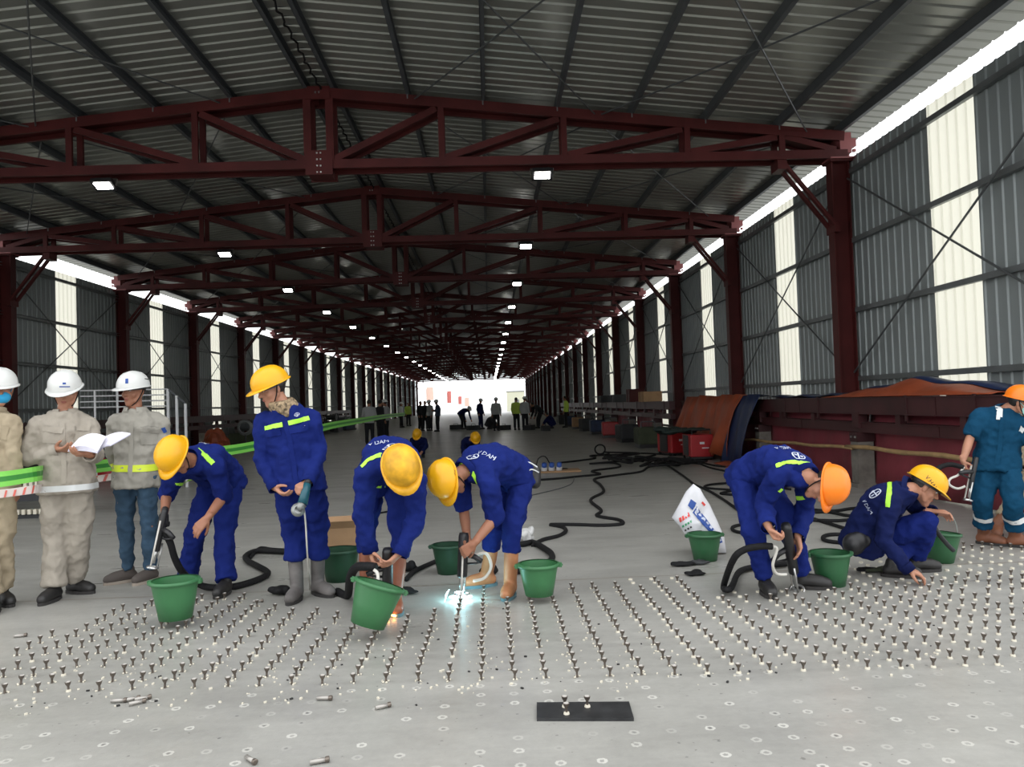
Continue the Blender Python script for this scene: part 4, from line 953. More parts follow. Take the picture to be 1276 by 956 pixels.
# loose studs lying about
def loose(px, py, a, label):
    p = at_z(px, py, .012); t = thing('loose_stud', label, 'stud', (p.x, p.y, .0125), a, 'loose studs lying on the deck')
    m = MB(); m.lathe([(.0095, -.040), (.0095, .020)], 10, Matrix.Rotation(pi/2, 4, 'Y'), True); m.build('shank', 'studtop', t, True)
    m = MB(); m.lathe([(.0095, .018), (.0125, .024), (.0125, .034), (.009, .036)], 10, Matrix.Rotation(pi/2, 4, 'Y'), True); m.build('head', 'studsteel', t)
for q in ((149, 873, .05, 'loose steel stud lying apart at the near side of the pile of three'), (165, 871, .45, 'loose steel stud on the far side of the pile of three'), (172, 875, .6, 'loose steel stud in the middle of the pile of three'), (179, 870, .5, 'loose steel stud at the end of the pile of three'),
          (405, 870, -.1, 'loose steel stud lying in front of the rows below the tilted bucket'), (478, 880, .5, 'loose steel stud lying turned away in front of the rows'), (313, 947, -.8, 'loose steel stud standing nearly on end at the bottom of the picture'), (399, 948, .3, 'loose steel stud lying at the bottom edge beside the upended one'), (26, 792, .3, 'loose steel stud lying outside the rows by the black shoes'), (322, 749, .1, 'loose steel stud lying near the muddy boots')):
    loose(*q)
# dark test plate with three studs
a, b, c, d = [at_z(*p) for p in ((669, 879), (784, 878), (790, 899), (669, 899))]
t = thing('test_plate', 'dark steel plate with welded trial studs lying in front of the rows', 'plate', (0, 0, 0))
mb = MB(); mb.add([p for p in (a, b, c, d)]+[p+Vector((0, 0, .014)) for p in (a, b, c, d)], [(3, 2, 1, 0), (4, 5, 6, 7), (0, 1, 5, 4), (1, 2, 6, 5), (2, 3, 7, 6), (3, 0, 4, 7)]); mb.build('plate', 'plate', t)
for px, py in ((706, 890), (732, 881), (704, 881)):
    p = at_z(px, py, .014); o = link('welded_stud', SM[True], t, (p.x, p.y, .014)); o['label'] = 'steel stud with pale ring'

# ---- buckets
def bucket(label, px, py, mat_, tilt=(0, 0), rz=0, r=.150, h=.235, y=None, bail='down', z=0):
    p = at_z(px, py, z); t = thing('bucket', label, 'bucket', (p.x, p.y, z), rz, 'green plastic buckets'); t.rotation_euler = (tilt[0], tilt[1], rz)
    rb = r*.70; m = MB()
    m.lathe([(.001, .008), (rb-.004, .008), (rb*.5+r*.5-.004, h*.5), (r-.006, h-.004), (r-.006, h)], 28); m.lathe([(r-.006, h), (r, h), (r*.985, h-.012), (rb*.5+r*.5, h*.5), (rb, .0), (.001, .0)], 28)
    m.build('body', mat_, t, True)
    m = MB(); m.lathe([(r-.004, h+.006), (r+.010, h+.004), (r+.010, h-.016), (r-.002, h-.018)], 28); m.build('rim', mat_, t, True)
    for s in (-1, 1):
        m = MB(); m.box((s*(r+.014), 0, h-.012), (.022, .034, .030)); m.tube([(s*(r+.008), 0, h-.012), (s*(r+.032), 0, h-.012)], .007, 8); m.build('handle_ear', mat_, t)
    m = MB(); R = r+.024
    if bail == 'up': pts = [(R*cos(q), 0, h-.012+sin(q)*R*1.15) for q in [pi*k/16 for k in range(17)]]
    else: pts = [(R*cos(q), sin(q)*R*1.02, h-.012-.03*sin(q)) for q in [pi*k/16 for k in range(17)]]
    m.tube(pts, .0032, 6); m.build('wire_handle', 'wire', t, True)
    return t
bucket('green bucket below the gloved stud gun, standing on the studs', 219, 770, 'greenl', z=.053, r=.150, h=.25)
bucket('tilted green bucket in front of the bent worker in the worn hat', 458, 779, 'greenl', (R_(-5), R_(19)), .15, r=.150, h=.25, z=.088)
bucket('green bucket beside the brown boots of the welding worker', 672, 741, 'greenl', r=.140, h=.215, z=.053)
bucket('green bucket standing in front of the white printed sack', 879, 698, 'green', r=.140, h=.225)
bucket('green bucket at the toe of the black shoe of the worker in orange hat', 1036, 729, 'green', r=.140, h=.235)
bucket('green bucket whose wire handle the squatting worker holds', 1171, 700, 'green', (0, R_(6)), .25, r=.145, h=.235, bail='up')
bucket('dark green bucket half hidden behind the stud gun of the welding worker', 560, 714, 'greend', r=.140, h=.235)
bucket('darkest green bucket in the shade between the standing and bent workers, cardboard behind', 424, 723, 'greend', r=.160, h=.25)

# ---- stud welding guns
def gun(label, top, bot, grip_dir, silver=False, r=.026):
    top = Vector(top); bot = Vector(bot); ax = (top-bot); L = ax.length; ax.normalize(); g = Vector(grip_dir); g = (g-ax*g.dot(ax)).normalized(); sd = ax.cross(g)
    t = thing('stud_gun', label, 'tool', bot); q = lambda l, a=0, b=0: ax*l+g*a+sd*b
    m = MB(); m.tube([q(L*.28), q(L*.30), q(L*.95), q(L)], [r*.8, r, r, r*.85], 14); m.build('body', 'tool_grey' if silver else 'blackp', t, True)
    m = MB(); m.tube([q(L*.66, r*.5), q(L*.62, r+.05), q(L*.55, r+.10)], [.020, .019, .018], 10); m.tube([q(L*.50, r*.5), q(L*.52, r+.06), q(L*.55, r+.10)], .008, 8); m.build('grip', 'blackp', t, True)
    m = MB(); m.tube([q(L*.36), q(L*.22), q(L*.08)], [r*.55, r*.5, r*.42], 10); m.build('chuck', 'steel', t, True)
    for s in (-1, 1):
        m = MB(); m.tube([q(L*.80 if s < 0 else L*.42, .01, s*(r+.012)), q(.004, .01, s*(r+.012))], .0068, 8); m.build('leg_rod', 'hosew' if s < 0 else 'steel', t, True)
    m = MB(); m.tube([q(.004, .01, -(r+.02)), q(.004, .01, r+.02)], .008, 8); m.lathe([(r+.02, .0), (r+.02, .012), (r+.008, .012), (r+.008, 0)], 14, Matrix.Translation(q(.0))@ax.to_track_quat('Z', 'Y').to_matrix().to_4x4()); m.build('foot', 'steel', t, True)
    return t
def cable(label, pts, r, m='black', name='welding_cable', k=6, n=8, cat='cable', grp=None):
    mb = MB(); mb.tube(spline(pts, k), r, n); return tag(mb.build(name, m, None, True), label, cat, grp)
def fl_pts(px, r): return [at_z(x, y, r) for x, y in px]
P3 = lambda x, y, d: at_y(x, y, d)
gun('silver and black stud gun held by the gloved hand over the front bucket', P3(206, 634, 5.80), P3(190, 708, 5.76), (1, -.3, 0), False, .024)
gun('black stud gun standing between the hands of the worker in the worn hat', P3(483, 684, 5.16), P3(483, 754, 5.24), (-1, -.1, .2), False, .036)
gun('black stud gun whose tip makes the bright arc', P3(578, 664, 5.50), at_z(575, 741, .062), (1, -.2, .1), False, .037)
gun('black stud gun with white rod under the worker in orange hat', P3(979, 654, 5.18), at_z(993, 736, .0), (-1, -.2, .2), False, .036)
gun('stud gun hanging in the hand of the worker in petrol blue', P3(1217, 570, 6.48), P3(1206, 624, 6.46), (-1, 0, .2), False, .018)
cable('white gas hose curving from the gun into the tilted bucket', [P3(462, 708, 5.08), P3(470, 714, 5.02), P3(470, 726, 5.0), P3(462, 738, 5.02)], .011, 'hosew', 'gas_hose', cat='hose')
cable('white gas hose looped beside the brown boots at the arc gun', [P3(592, 692, 5.5), P3(606, 690, 5.5), P3(612, 706, 5.52), P3(604, 720, 5.53), P3(590, 724, 5.54)], .011, 'hosew', 'gas_hose', cat='hose')
cable('white gas hose hanging at the gun under the orange hat', [P3(960, 681, 5.12), P3(968, 684, 5.12), P3(963, 704, 5.15), P3(968, 715, 5.2), P3(980, 716, 5.22)], .010, 'hosew', 'gas_hose', cat='hose')
cable('white gas hose looped below the hand of the worker in petrol blue', [P3(1201, 582, 6.5), P3(1194, 592, 6.5), P3(1184, 597, 6.5), P3(1183, 604, 6.5), P3(1193, 609, 6.5), P3(1203, 606, 6.47)], .010, 'hosew', 'gas_hose', cat='hose')
cable('black sleeved cable from the gloved gun back past the muddy boots', [P3(204, 662, 5.80), P3(212, 676, 5.80), P3(218, 696, 5.85), P3(228, 714, 5.95)]+fl_pts([(245, 727), (262, 732), (292, 731), (322, 722), (334, 714), (322, 706), (309, 699), (306, 693), (318, 687), (336, 687), (380, 689)], .03), .026)
cable('second black cable lying along the sleeved one near the muddy boots', fl_pts([(312, 695), (322, 684), (330, 683), (345, 685), (400, 687)], .016), .016)
cable('black cable arching from the gun in the tilted bucket to the dark bucket', [P3(468, 707, 5.06), P3(455, 706, 5.1), P3(443, 708, 5.2), P3(436, 722, 5.35)]+fl_pts([(433, 742), (420, 737)], .03), .030)
cable('black cable running from behind the bent worker past the half hidden bucket', fl_pts([(506, 722), (516, 712), (528, 706), (548, 697), (566, 686)], .02), .020)
cable('black cable lying between the cardboard and the upper body of the bent worker', fl_pts([(425, 655), (440, 648), (470, 640), (520, 632)], .012), .012)
cable('thick black cable looping round behind the front bucket by the brown boots', fl_pts([(636, 679), (652, 678), (664, 676), (676, 682), (687, 690), (686, 699), (668, 705), (650, 711), (632, 714)], .03), .028)
cable('long zigzag black cable winding up the middle of the deck', fl_pts([(664, 680), (676, 673), (696, 668), (705, 662), (701, 657), (686, 654), (715, 654), (752, 655), (775, 653), (771, 648), (744, 643), (749, 636), (736, 623), (752, 613), (748, 604), (741, 597), (770, 592), (798, 588), (808, 582), (820, 580), (804, 578)], .014), .022)
cable('black cable running diagonally past the printed sack', fl_pts([(806, 577), (830, 580), (847, 590), (858, 598), (866, 604), (884, 612), (905, 625), (932, 645)], .016), .018)
cable('black cable with kinks lying nearest the socket board', fl_pts([(655, 599), (690, 597), (720, 594), (748, 591), (738, 587), (772, 582), (764, 577), (735, 578), (790, 574), (830, 573)], .016), .022)
cable('black cable lying beyond the socket board', fl_pts([(696, 577), (722, 574), (742, 571), (736, 568), (765, 567), (800, 565), (842, 567)], .018), .022)
cable('small upright loop of black cable beyond the tangle', [at_z(740, 569, .02)]+[at_z(748, 567, .02)+Vector((.13*cos(q), 0, .14+.12*sin(q))) for q in [-pi/2+2*pi*k/10 for k in range(11)]]+[at_z(758, 567, .02)], .02, k=3)
rnd = random.Random(11)
for i in range(9):
    cx = rnd.uniform(770, 850); cy = rnd.uniform(565, 577); pts = []
    for k in range(7): pts.append((cx+rnd.uniform(-34, 30), cy+rnd.uniform(-5, 5)))
    cable('black cable in the tangle in front of the red welding machines, %s layer' % ['lowest', 'second', 'third', 'fourth', 'fifth', 'sixth', 'seventh', 'eighth', 'topmost'][i], fl_pts(pts, .02+.012*i), .022, grp='tangled cables before the red machines')
cable('black cable leaving the tangle under the blue tarpaulin end', fl_pts([(870, 577), (885, 583), (908, 588), (926, 594), (950, 603), (985, 610)], .016), .018)
cable('black cable lying straight in front of the tarpaulin end', fl_pts([(872, 576), (895, 581), (925, 582), (960, 583)], .016), .018)
cable('flat zigzag of black cable behind the worker in orange hat', fl_pts([(960, 600), (925, 601), (885, 604), (880, 608), (912, 611), (898, 615), (925, 617), (960, 616)], .016), .018)
cable('small black cable loop by the leg of the worker in orange hat', fl_pts([(950, 653), (925, 654), (913, 657), (916, 662), (935, 665), (960, 664)], .016), .018)
for i, pts in enumerate(([(1000, 634), (1035, 637), (1060, 634), (1090, 631)], [(1000, 640), (1030, 638), (1060, 643), (1090, 642)], [(1000, 648), (1040, 649), (1065, 648), (1095, 650)], [(1015, 647), (1035, 653), (1060, 660), (1090, 662)], [(1090, 667), (1040, 666), (1026, 669), (1030, 674), (1055, 677), (1085, 678)])):
    cable('black cable behind the squatting worker, %s of five' % ['farthest', 'second farthest', 'middle', 'fourth', 'nearest looped'][i], fl_pts(pts, .018), .019, grp='cables behind the squatting worker')
cable('thick black sleeved cable bowed out from the gun under the orange hat', [P3(962, 681, 5.12), P3(948, 681, 5.12), P3(928, 685, 5.16), P3(914, 697, 5.22)]+fl_pts([(902, 729), (905, 735), (912, 731)], .05)+fl_pts([(922, 712), (945, 706), (980, 703)], .03), .023)
cable('thin grey wire trailing across the deck from the socket board', fl_pts([(716, 593), (713, 602), (700, 608), (668, 616), (650, 620)], .006), .007, 'galv_dark', 'wire')
cable('black hose held behind the hand of the worker in petrol blue', [P3(1166, 588, 6.5), P3(1172, 582, 6.55), P3(1185, 579, 6.55), P3(1201, 583, 6.5)], .022)
# black cloth, gloves and straps on the deck
def lump(label, px, py, w, d, h, m='black', rz=0, name='black_cloth', cat='cloth', seed=0, loc=None):
    p = Vector(loc) if loc else at_z(px, py); mb = MB(); r2 = random.Random(seed+px)
    for i in range(9):
        a = r2.uniform(0, 6.3); rr = r2.uniform(0, .38); mb.ell((w*rr*cos(a), d*rr*sin(a), h*r2.uniform(.25, .5)), (w*r2.uniform(.12, .28), d*r2.uniform(.12, .28), h*r2.uniform(.25, .5)), None, 8, 6)
    mb.ell((0, 0, h*.25), (w*.46, d*.42, h*.26), None, 10, 6)
    mb.v = [(a, b, max(c, 0)) for a, b, c in mb.v]
    o = link(name, voxel(mb, name, m, .010, 1, .5, (.012, .05)), None, (p.x, p.y, .004), (0, 0, rz)); return tag(o, label, cat)
lump('crumpled black glove on the deck beside the muddy boot', 351, 741, .20, .13, .09, seed=2, name='black_glove', cat='glove')
lump('black cloth heap behind the leg of the bent worker in the worn hat', 507, 712, .20, .16, .12, seed=3)
lump('small black cloth lying beside the brown boot of the bent worker', 508, 741, .20, .10, .06, seed=5)
lump('black glove between the two brown boots', 610, 716, .18, .12, .10, seed=6, name='black_glove', cat='glove')
lump('open black strap heap lying left of the bucket before the sack', 850, 706, .22, .10, .05, seed=7)
lump('bunched dark glove touching the bucket before the sack', 872, 704, .16, .09, .05, 'clutter', seed=8, name='dark_glove', cat='glove')
lump('round black pad lying nearest below the sack bucket', 868, 717, .18, .12, .04, seed=9, name='black_pad', cat='pad')
lump('flat dark cloth stretched under the squatting worker', 1118, 712, .62, .14, .04, 'clutterg', seed=10, name='dark_cloth')
lump('black strap lying between the bucket and the squatting worker', 1083, 713, .22, .10, .04, seed=11, name='black_strap', cat='strap')
cable('dark scoop standing in the bucket of the squatting worker', [P3(1163, 655, 5.86), P3(1170, 666, 5.88), P3(1180, 678, 5.92), P3(1188, 686, 5.95)], .018, 'clutter', 'scoop', cat='tool')
# grinder in the standing worker's hand
t = thing('angle_grinder', 'teal and grey angle grinder held by the standing worker with the scarf', 'tool', P3(378, 616, 5.42))
o0 = Vector(t.location); A = P3(383, 603, 5.46)-o0; B = P3(377, 628, 5.40)-o0; Cc = P3(371, 636, 5.38)-o0
mb = MB(); mb.tube([A, A.lerp(B, .5), B], [.026, .031, .036], 12); mb.build('housing', 'tool_teal', t, True)
mb = MB(); mb.tube([A*1.35, A], [.022, .027], 12); mb.build('handle', 'blackp', t, True)
mb = MB(); mb.tube([B, B.lerp(Cc, .6), Cc], [.034, .030, .022], 12); mb.build('gear_head', 'tool_grey', t, True)
mb = MB(); q = Matrix.Translation(Cc)@Matrix.Rotation(R_(70), 4, 'X')@Matrix.Rotation(R_(25), 4, 'Y'); mb.lathe([(.046, .0), (.048, .012), (.026, .022)], 20, q); mb.build('guard', 'tool_grey', t, True)
mb = MB(); mb.lathe([(.001, -.006), (.042, -.006), (.042, -.003), (.001, -.003)], 20, q); mb.build('disc', 'silver', t)
cable('pale power cord hanging straight from the grinder', [P3(379, 634, 5.44), P3(381, 655, 5.5), P3(383, 690, 5.6), at_z(386, 735, .01)], .006, 'hosew', 'power_cord')
# sheaf of papers
t = thing('document_sheaf', 'open sheaf of white papers read by the worker in beige', 'papers', P3(112, 560, 5.72)); o0 = Vector(t.location)
q = [P3(84, 563, 5.74)-o0, P3(121, 565, 5.62)-o0, P3(131, 547, 5.70)-o0, P3(97, 549, 5.82)-o0]
for k in range(6):
    mb = MB(); dz = Vector((.002*k, -.001*k, .0035*k)); bow = Vector((0, 0, .012))
    V = []
    for i in range(7):
        s = i/6; bb = bow*sin(pi*s)*(1+.3*k); V += [q[0].lerp(q[1], s)+dz+bb, q[3].lerp(q[2], s)+dz+bb]
    mb.add(V, [(2*i, 2*i+2, 2*i+3, 2*i+1) for i in range(6)]); mb.build('sheet', 'paper', t, True)
q = [P3(121, 567, 5.66)-o0, P3(138, 556, 5.70)-o0, P3(163, 542, 5.78)-o0, P3(131, 546, 5.74)-o0]
for k in range(4):
    mb = MB(); dz = Vector((0, 0, .004*k)); V = []
    for i in range(7):
        s = i/6; bb = Vector((0, 0, .02))*sin(pi*s); V += [q[0].lerp(q[1], s)+dz+bb, q[3].lerp(q[2], s)+dz+bb]
    mb.add(V, [(2*i, 2*i+2, 2*i+3, 2*i+1) for i in range(6)]); o = mb.build('sheet', 'paperb' if k == 0 else 'paper', t, True)
# printed sack standing behind its bucket
def sack():
    cs = [at_y(x, y, 6.85) for x, y in ((866, 608), (838, 645), (862, 690), (905, 688), (876, 622))]; b = Vector((cs[2].x*.5+cs[3].x*.5, 6.85, 0))
    t = thing('printed_sack', 'white woven sack with blue and red print slumped behind a green bucket', 'sack', b)
    outl = [(864, 603), (855, 613), (847, 628), (837, 645), (846, 655), (860, 676), (868, 690), (884, 692), (904, 690), (901, 668), (893, 648), (884, 628), (876, 616), (872, 609)]
    P = [at_y(x, y, 6.85)-b for x, y in outl]; P = [Vector((p.x, p.y, max(p.z, .004))) for p in P]; c = sum(P, Vector())/len(P); V = []; F = []; n = len(P)
    R = [1.0, .97, .8, .5, .2]; Dp = [.0, .045, .085, .11, .118]
    for s in (-1, 1):
        o = len(V)
        for r, dp in zip(R, Dp):
            for i, p in enumerate(P):
                w = .018*sin(i*2.1+r*7)*(1-r)+.012*sin(i*1.3)*r; V.append(c+(p-c)*r+Vector((0, s*dp*(.55+.45*min(1, max(0, 1-(p.z)/.55)))+w, 0)))
        V.append(c+Vector((0, s*.118, 0))); ce = len(V)-1
        for k in range(len(R)-1):
            for i in range(n): F.append((o+k*n+i, o+k*n+(i+1) % n, o+(k+1)*n+(i+1) % n, o+(k+1)*n+i))
        for i in range(n): F.append((o+(len(R)-1)*n+i, o+(len(R)-1)*n+(i+1) % n, ce))
    mb = MB(); mb.add(V, F); me = mb.mesh('sack_body', 'bag', True); so = link('sack_body', me, t)
    S = Surf(me, b)
    px_patch(S, [(861, 622), (868, 627), (863, 636), (857, 630)], 4, 4, 'blue_print', 'bprint', so)
    px_patch(S, [(868, 631), (894, 666), (889, 669), (863, 639)], 12, 4, 'blue_print', 'bprint', so)
    for k in range(6): px_patch(S, [(868+k*4.2, 634.5+k*5), (870.5+k*4.2, 637.5+k*5), (868.5+k*4.2, 640+k*5), (866+k*4.2, 637+k*5)], 2, 2, 'white_lettering', 'wprint', so, .011)
    px_patch(S, [(890, 669), (897, 668), (900, 676), (893, 678)], 4, 4, 'blue_print', 'bprint', so)
    px_patch(S, [(892, 671), (896, 670), (898, 674), (894, 675.5)], 2, 2, 'white_lettering', 'wprint', so, .011)
    for k in range(4): px_patch(S, [(846+k*3.2, 646-k*2.0), (848.4+k*3.2, 644.6-k*2.0), (850+k*3.2, 649.4-k*2.0), (847.6+k*3.2, 651-k*2.0)], 2, 3, 'red_lettering', 'rprint', so)
    for k in range(4): px_patch(S, [(850+k*3.2, 655-k*1.8), (852+k*3.2, 653.6-k*1.8), (853+k*3.2, 656-k*1.8), (851+k*3.2, 657.4-k*1.8)], 2, 2, 'green_lettering', 'gprint', so)
    for k in range(3): px_patch(S, [(853+k*3.2, 660-k*1.8), (855+k*3.2, 659-k*1.8), (856+k*3.2, 661-k*1.8), (854+k*3.2, 662-k*1.8)], 2, 2, 'black_lettering', 'kprint', so)
    px_patch(S, [(875, 625), (879, 629), (877, 631), (873.5, 627)], 2, 2, 'red_lettering', 'rprint', so)
sack()
# crumpled plastic bag, cardboard, socket board
p = at_z(652, 678); mb = MB(); r2 = random.Random(4)
for i in range(16): mb.ell((r2.uniform(-.10, .10), r2.uniform(-.07, .07), r2.uniform(.03, .13)), (r2.uniform(.03, .08), r2.uniform(.03, .06), r2.uniform(.02, .06)), Matrix.Rotation(r2.uniform(0, 3), 3, 'X'), 7, 5)
mb.v = [(a, b_, max(c, 0)) for a, b_, c in mb.v]
tag(link('plastic_bag', voxel(mb, 'plastic_bag', 'plasticbag', .012, 1, .6, (.03, .05)), None, (p.x, p.y, .004)), 'crumpled white plastic bag on the deck behind the welding worker', 'bag')
p = at_z(426, 706); t = thing('cardboard_box', 'brown cardboard box standing behind the darkest bucket', 'box', (p.x, p.y, 0), .12)
mb = MB(); w, d, h = .26, .20, .36
for c, s in (((0, -d/2, h/2), (w, .006, h)), ((0, d/2, h/2), (w, .006, h)), ((-w/2, 0, h/2), (.006, d, h)), ((w/2, 0, h/2), (.006, d, h)), ((0, 0, .004), (w, d, .006))): mb.box(c, s)
mb.build('walls', 'brownc', t)
for s in (-1, 1):
    mb = MB(); mb.box((0, s*(d/2+.03), h+.03), (w, .006, .09), Matrix.Rotation(-s*.7, 3, 'X')); mb.build('flap', 'brownc', t)
mb = MB(); mb.box((.02, -d/2-.004, .10), (.10, .002, .012)); mb.build('printed_line', 'gprint', t)
p = at_z(690, 588); t = thing('socket_board', 'wooden board carrying a row of blue and white power sockets', 'board', (p.x, p.y, 0))
mb = MB(); mb.box((.1, 0, .02), (.85, .55, .03)); mb.build('board', 'brownc', t)
for i in range(3):
    m = MB(); m.lathe([(.06, 0), (.06, .09), (.05, .11)], 12, Matrix.Translation((-.2+.15*i, -.1, .035))@Matrix.Rotation(R_(35), 4, 'X')); m.build('socket', 'whitepaint', t, True)
    m = MB(); m.lathe([(.05, .10), (.05, .18), (.001, .19)], 12, Matrix.Translation((-.2+.15*i, -.1, .035))@Matrix.Rotation(R_(35), 4, 'X')); m.build('socket_cover', 'bprint', t, True)
m = MB(); m.tube(spline([(-.35, .1, .04), (-.3, .1, .26), (-.15, .12, .30), (.0, .15, .08), (.3, .15, .04)], 4), .012, 6); m.build('lead', 'black', t)

# ---- the welding arc: it gives off light
p = at_z(575, 742, .03); t = thing('welding_arc', 'blue white welding arc under the tip of the stud gun', 'arc', p)
M['arc'] = mat('arc glow', (.6, .95, 1), .5, emit=(.55, .95, 1.0), estr=14); M['spark'] = mat('orange spark', (1, .5, .1), .5, emit=(1, .45, .12), estr=8)
mb = MB(); mb.ell((0, 0, 0), (.024, .024, .018), None, 10, 8); mb.ell((.045, -.01, -.008), (.035, .012, .010), None, 8, 6); mb.ell((-.05, -.01, -.006), (.04, .012, .010), None, 8, 6); mb.build('arc_core', 'arc', t, True)
mb = MB(); mb.tube(spline([(-.085, -.02, .05), (-.105, -.03, .02), (-.115, -.10, -.018)], 5), [.001, .002, .003, .004, .005, .005, .005, .004, .003, .002, .001], 6); mb.build('spark_trail', 'arc', t, True)
L = bpy.data.lights.new('arc_light', 'POINT'); L.energy = 5; L.color = (.45, .9, 1.0); L.shadow_soft_size = .03; lo = bpy.data.objects.new('arc_light', L); C.objects.link(lo); lo.parent = t; lo.location = (0, -.03, .06)
p = at_z(488, 769, .012); mb = MB(); 
for i in range(5): mb.ell((random.uniform(-.02, .03), random.uniform(-.02, .02), random.uniform(0, .015)), .006+.004*random.random(), None, 6, 5)
tag(link('weld_spark', mb.mesh('weld_spark', 'spark'), None, p), 'orange glowing spark beside the tilted bucket', 'spark')
# ================================================================ ALONG THE SIDES
# ---- right: row of maroon frames on grey posts
XF = 5.52; PY = [7.15+4.12*i for i in range(13)]
def frame_bay():
    t = thing('steel_frame', '', 'frame')
    m = MB(); m.box((0, 0, 1.20), (.16, 4.10, .22)); m.box((0, 0, 1.315), (.20, 4.10, .014)); m.box((0, 0, 1.085), (.20, 4.10, .014)); m.build('upper_rail', 'maroon2', t)
    m = MB(); m.box((.02, 0, .88), (.14, 4.10, .14)); m.box((.02, 0, .955), (.18, 4.10, .012)); m.build('middle_rail', 'maroon2', t)
    m = MB(); m.box((0, 0, .36), (.24, .22, .70)); m.box((0, 0, .03), (.34, .32, .06)); m.build('post', 'concrete', t)
    m = MB(); m.box((0, 0, .74), (.26, .24, .14)); m.box((-.02, 0, .99), (.14, .20, .24)); m.build('post_head', 'maroon2', t)
    for y in (-.06, .06):
        m = MB(); m.box((-.135, y, .74), (.02, .03, .03)); m.build('bolt', 'steel', t)
    for y in (-1.4, 1.3):
        m = MB(); m.box((-.085, y, 1.17), (.02, .05, .34)); m.build('stiffener', 'maroon2', t)
        m = MB(); m.box((-.02, y+.25, 1.02), (.10, .12, .12)); m.build('spacer', 'maroon2', t)
    return t
fb = frame_bay(); first = True
for i, y in enumerate(PY[:-1]):
    o = fb if first else copy_tree(fb); first = False; o.location = (XF-(.35 if i > 3 else 0), y, 0)
    tag(o, 'maroon rail frame on a grey post by the brighter wall, %s from the near end' % ORD[i], 'frame', 'rail frames along the brighter wall')
def wavy(name, m, label, cat, y0, y1, xs, zs, amp, seed, ny=26, parent=None, edge=None):
    """draped sheet: profile (xs, zs) swept from y0 to y1 with folds"""
    r = random.Random(seed); ph = [r.uniform(0, 6) for _ in range(6)]; V = []; n = len(xs)
    for i in range(ny+1):
        y = y0+(y1-y0)*i/ny
        for k in range(n):
            f = k/(n-1); w = amp*(.25+.75*f)*(sin(y*3.1+ph[0]+k*.3)+.6*sin(y*6.7+ph[1]-k*.4)+.4*sin(y*12+ph[2]+k))
            V.append((xs[k](y) if callable(xs[k]) else xs[k]-abs(w)*.9, y+.05*sin(k*1.7+ph[3]+y), max(.012, (zs[k](y) if callable(zs[k]) else zs[k])+w*.35)))
    mb = MB(); mb.add(V, [(i*n+k, (i+1)*n+k, (i+1)*n+k+1, i*n+k+1) for i in range(ny) for k in range(n-1)])
    o = mb.build(name, m, parent, True); s = o.modifiers.new('s', 'SOLIDIFY'); s.thickness = .008
    if parent is None: tag(o, label, cat)
    return o
for i in range(0, 6):
    wavy('maroon_tarpaulin', 'tarp_m', 'maroon tarpaulin hung behind the %s rail frame of the brighter wall' % ORD[i], 'tarpaulin', PY[i]+.02, PY[i+1]-.02, [5.68 if i < 4 else 5.36]*5, [1.14, .9, .6, .35, .012], .05, i)
# bamboo poles
def pole(label, a, b, r=.03):
    mb = MB(); n = 14; a = Vector(a); b = Vector(b); pts = [a.lerp(b, i/n)+Vector((0, 0, .01*sin(i*1.2))) for i in range(n+1)]; mb.tube(pts, [r*(1.12 if i % 3 == 0 else 1) for i in range(n+1)], 8); tag(mb.build('bamboo_pole', 'bamboo', None, True), label, 'pole')
pole('bamboo pole tied along the rail frames behind the petrol blue worker', (5.34, 7.0, .62), (5.34, 11.4, .60)); pole('bamboo pole tied along the rail frames behind the orange hat', (5.34, 11.2, .58), (5.34, 16.2, .48), .026)
# orange and navy tarpaulin peaking over the first frames
pk = lambda y: 1.34+.20*max(0, 1-abs(y-10.3)/2.2)+.02*sin(y*5)
wavy('orange_tarpaulin', 'tarp_o', 'orange tarpaulin peaked over the rail frame beside the near column', 'tarpaulin', 8.2, 12.4, [5.44, 5.55, 5.75, 6.0], [1.33, lambda y: .45*pk(y)+.55*1.34, pk, lambda y: pk(y)-.03], .012, 21)
wavy('navy_tarpaulin', 'tarp_b', 'navy tarpaulin edge lying along the top of the rail frames', 'tarpaulin', 7.0, 16.0, [5.80, 5.9, 6.05, 6.12], [lambda y: pk(y)+.01, lambda y: pk(y)+.035, lambda y: pk(y)+.03, lambda y: pk(y)-.2], .012, 22, 40)
wavy('orange_tarpaulin', 'tarp_o', 'large orange tarpaulin draped to the deck over the frames beside the red machines', 'tarpaulin', 15.9, 20.6, [5.75, 5.35, 5.22, 5.12, 5.02, 4.95], [1.40, 1.43, 1.15, .8, .45, .12], .13, 23, 60)
wavy('navy_tarpaulin', 'tarp_b', 'navy tarpaulin end hanging in folds beside the large orange one', 'tarpaulin', 15.0, 16.1, [5.7, 5.34, 5.22, 5.12, 5.0, 4.92], [1.38, 1.42, 1.15, .8, .4, .02], .07, 24, 22)
wavy('orange_tarpaulin', 'tarp_o', 'corner of orange tarpaulin spread flat on the deck by the navy fold', 'tarpaulin', 14.6, 15.9, [5.1, 4.85, 4.65], [.10, .06, .02], .02, 25, 10)
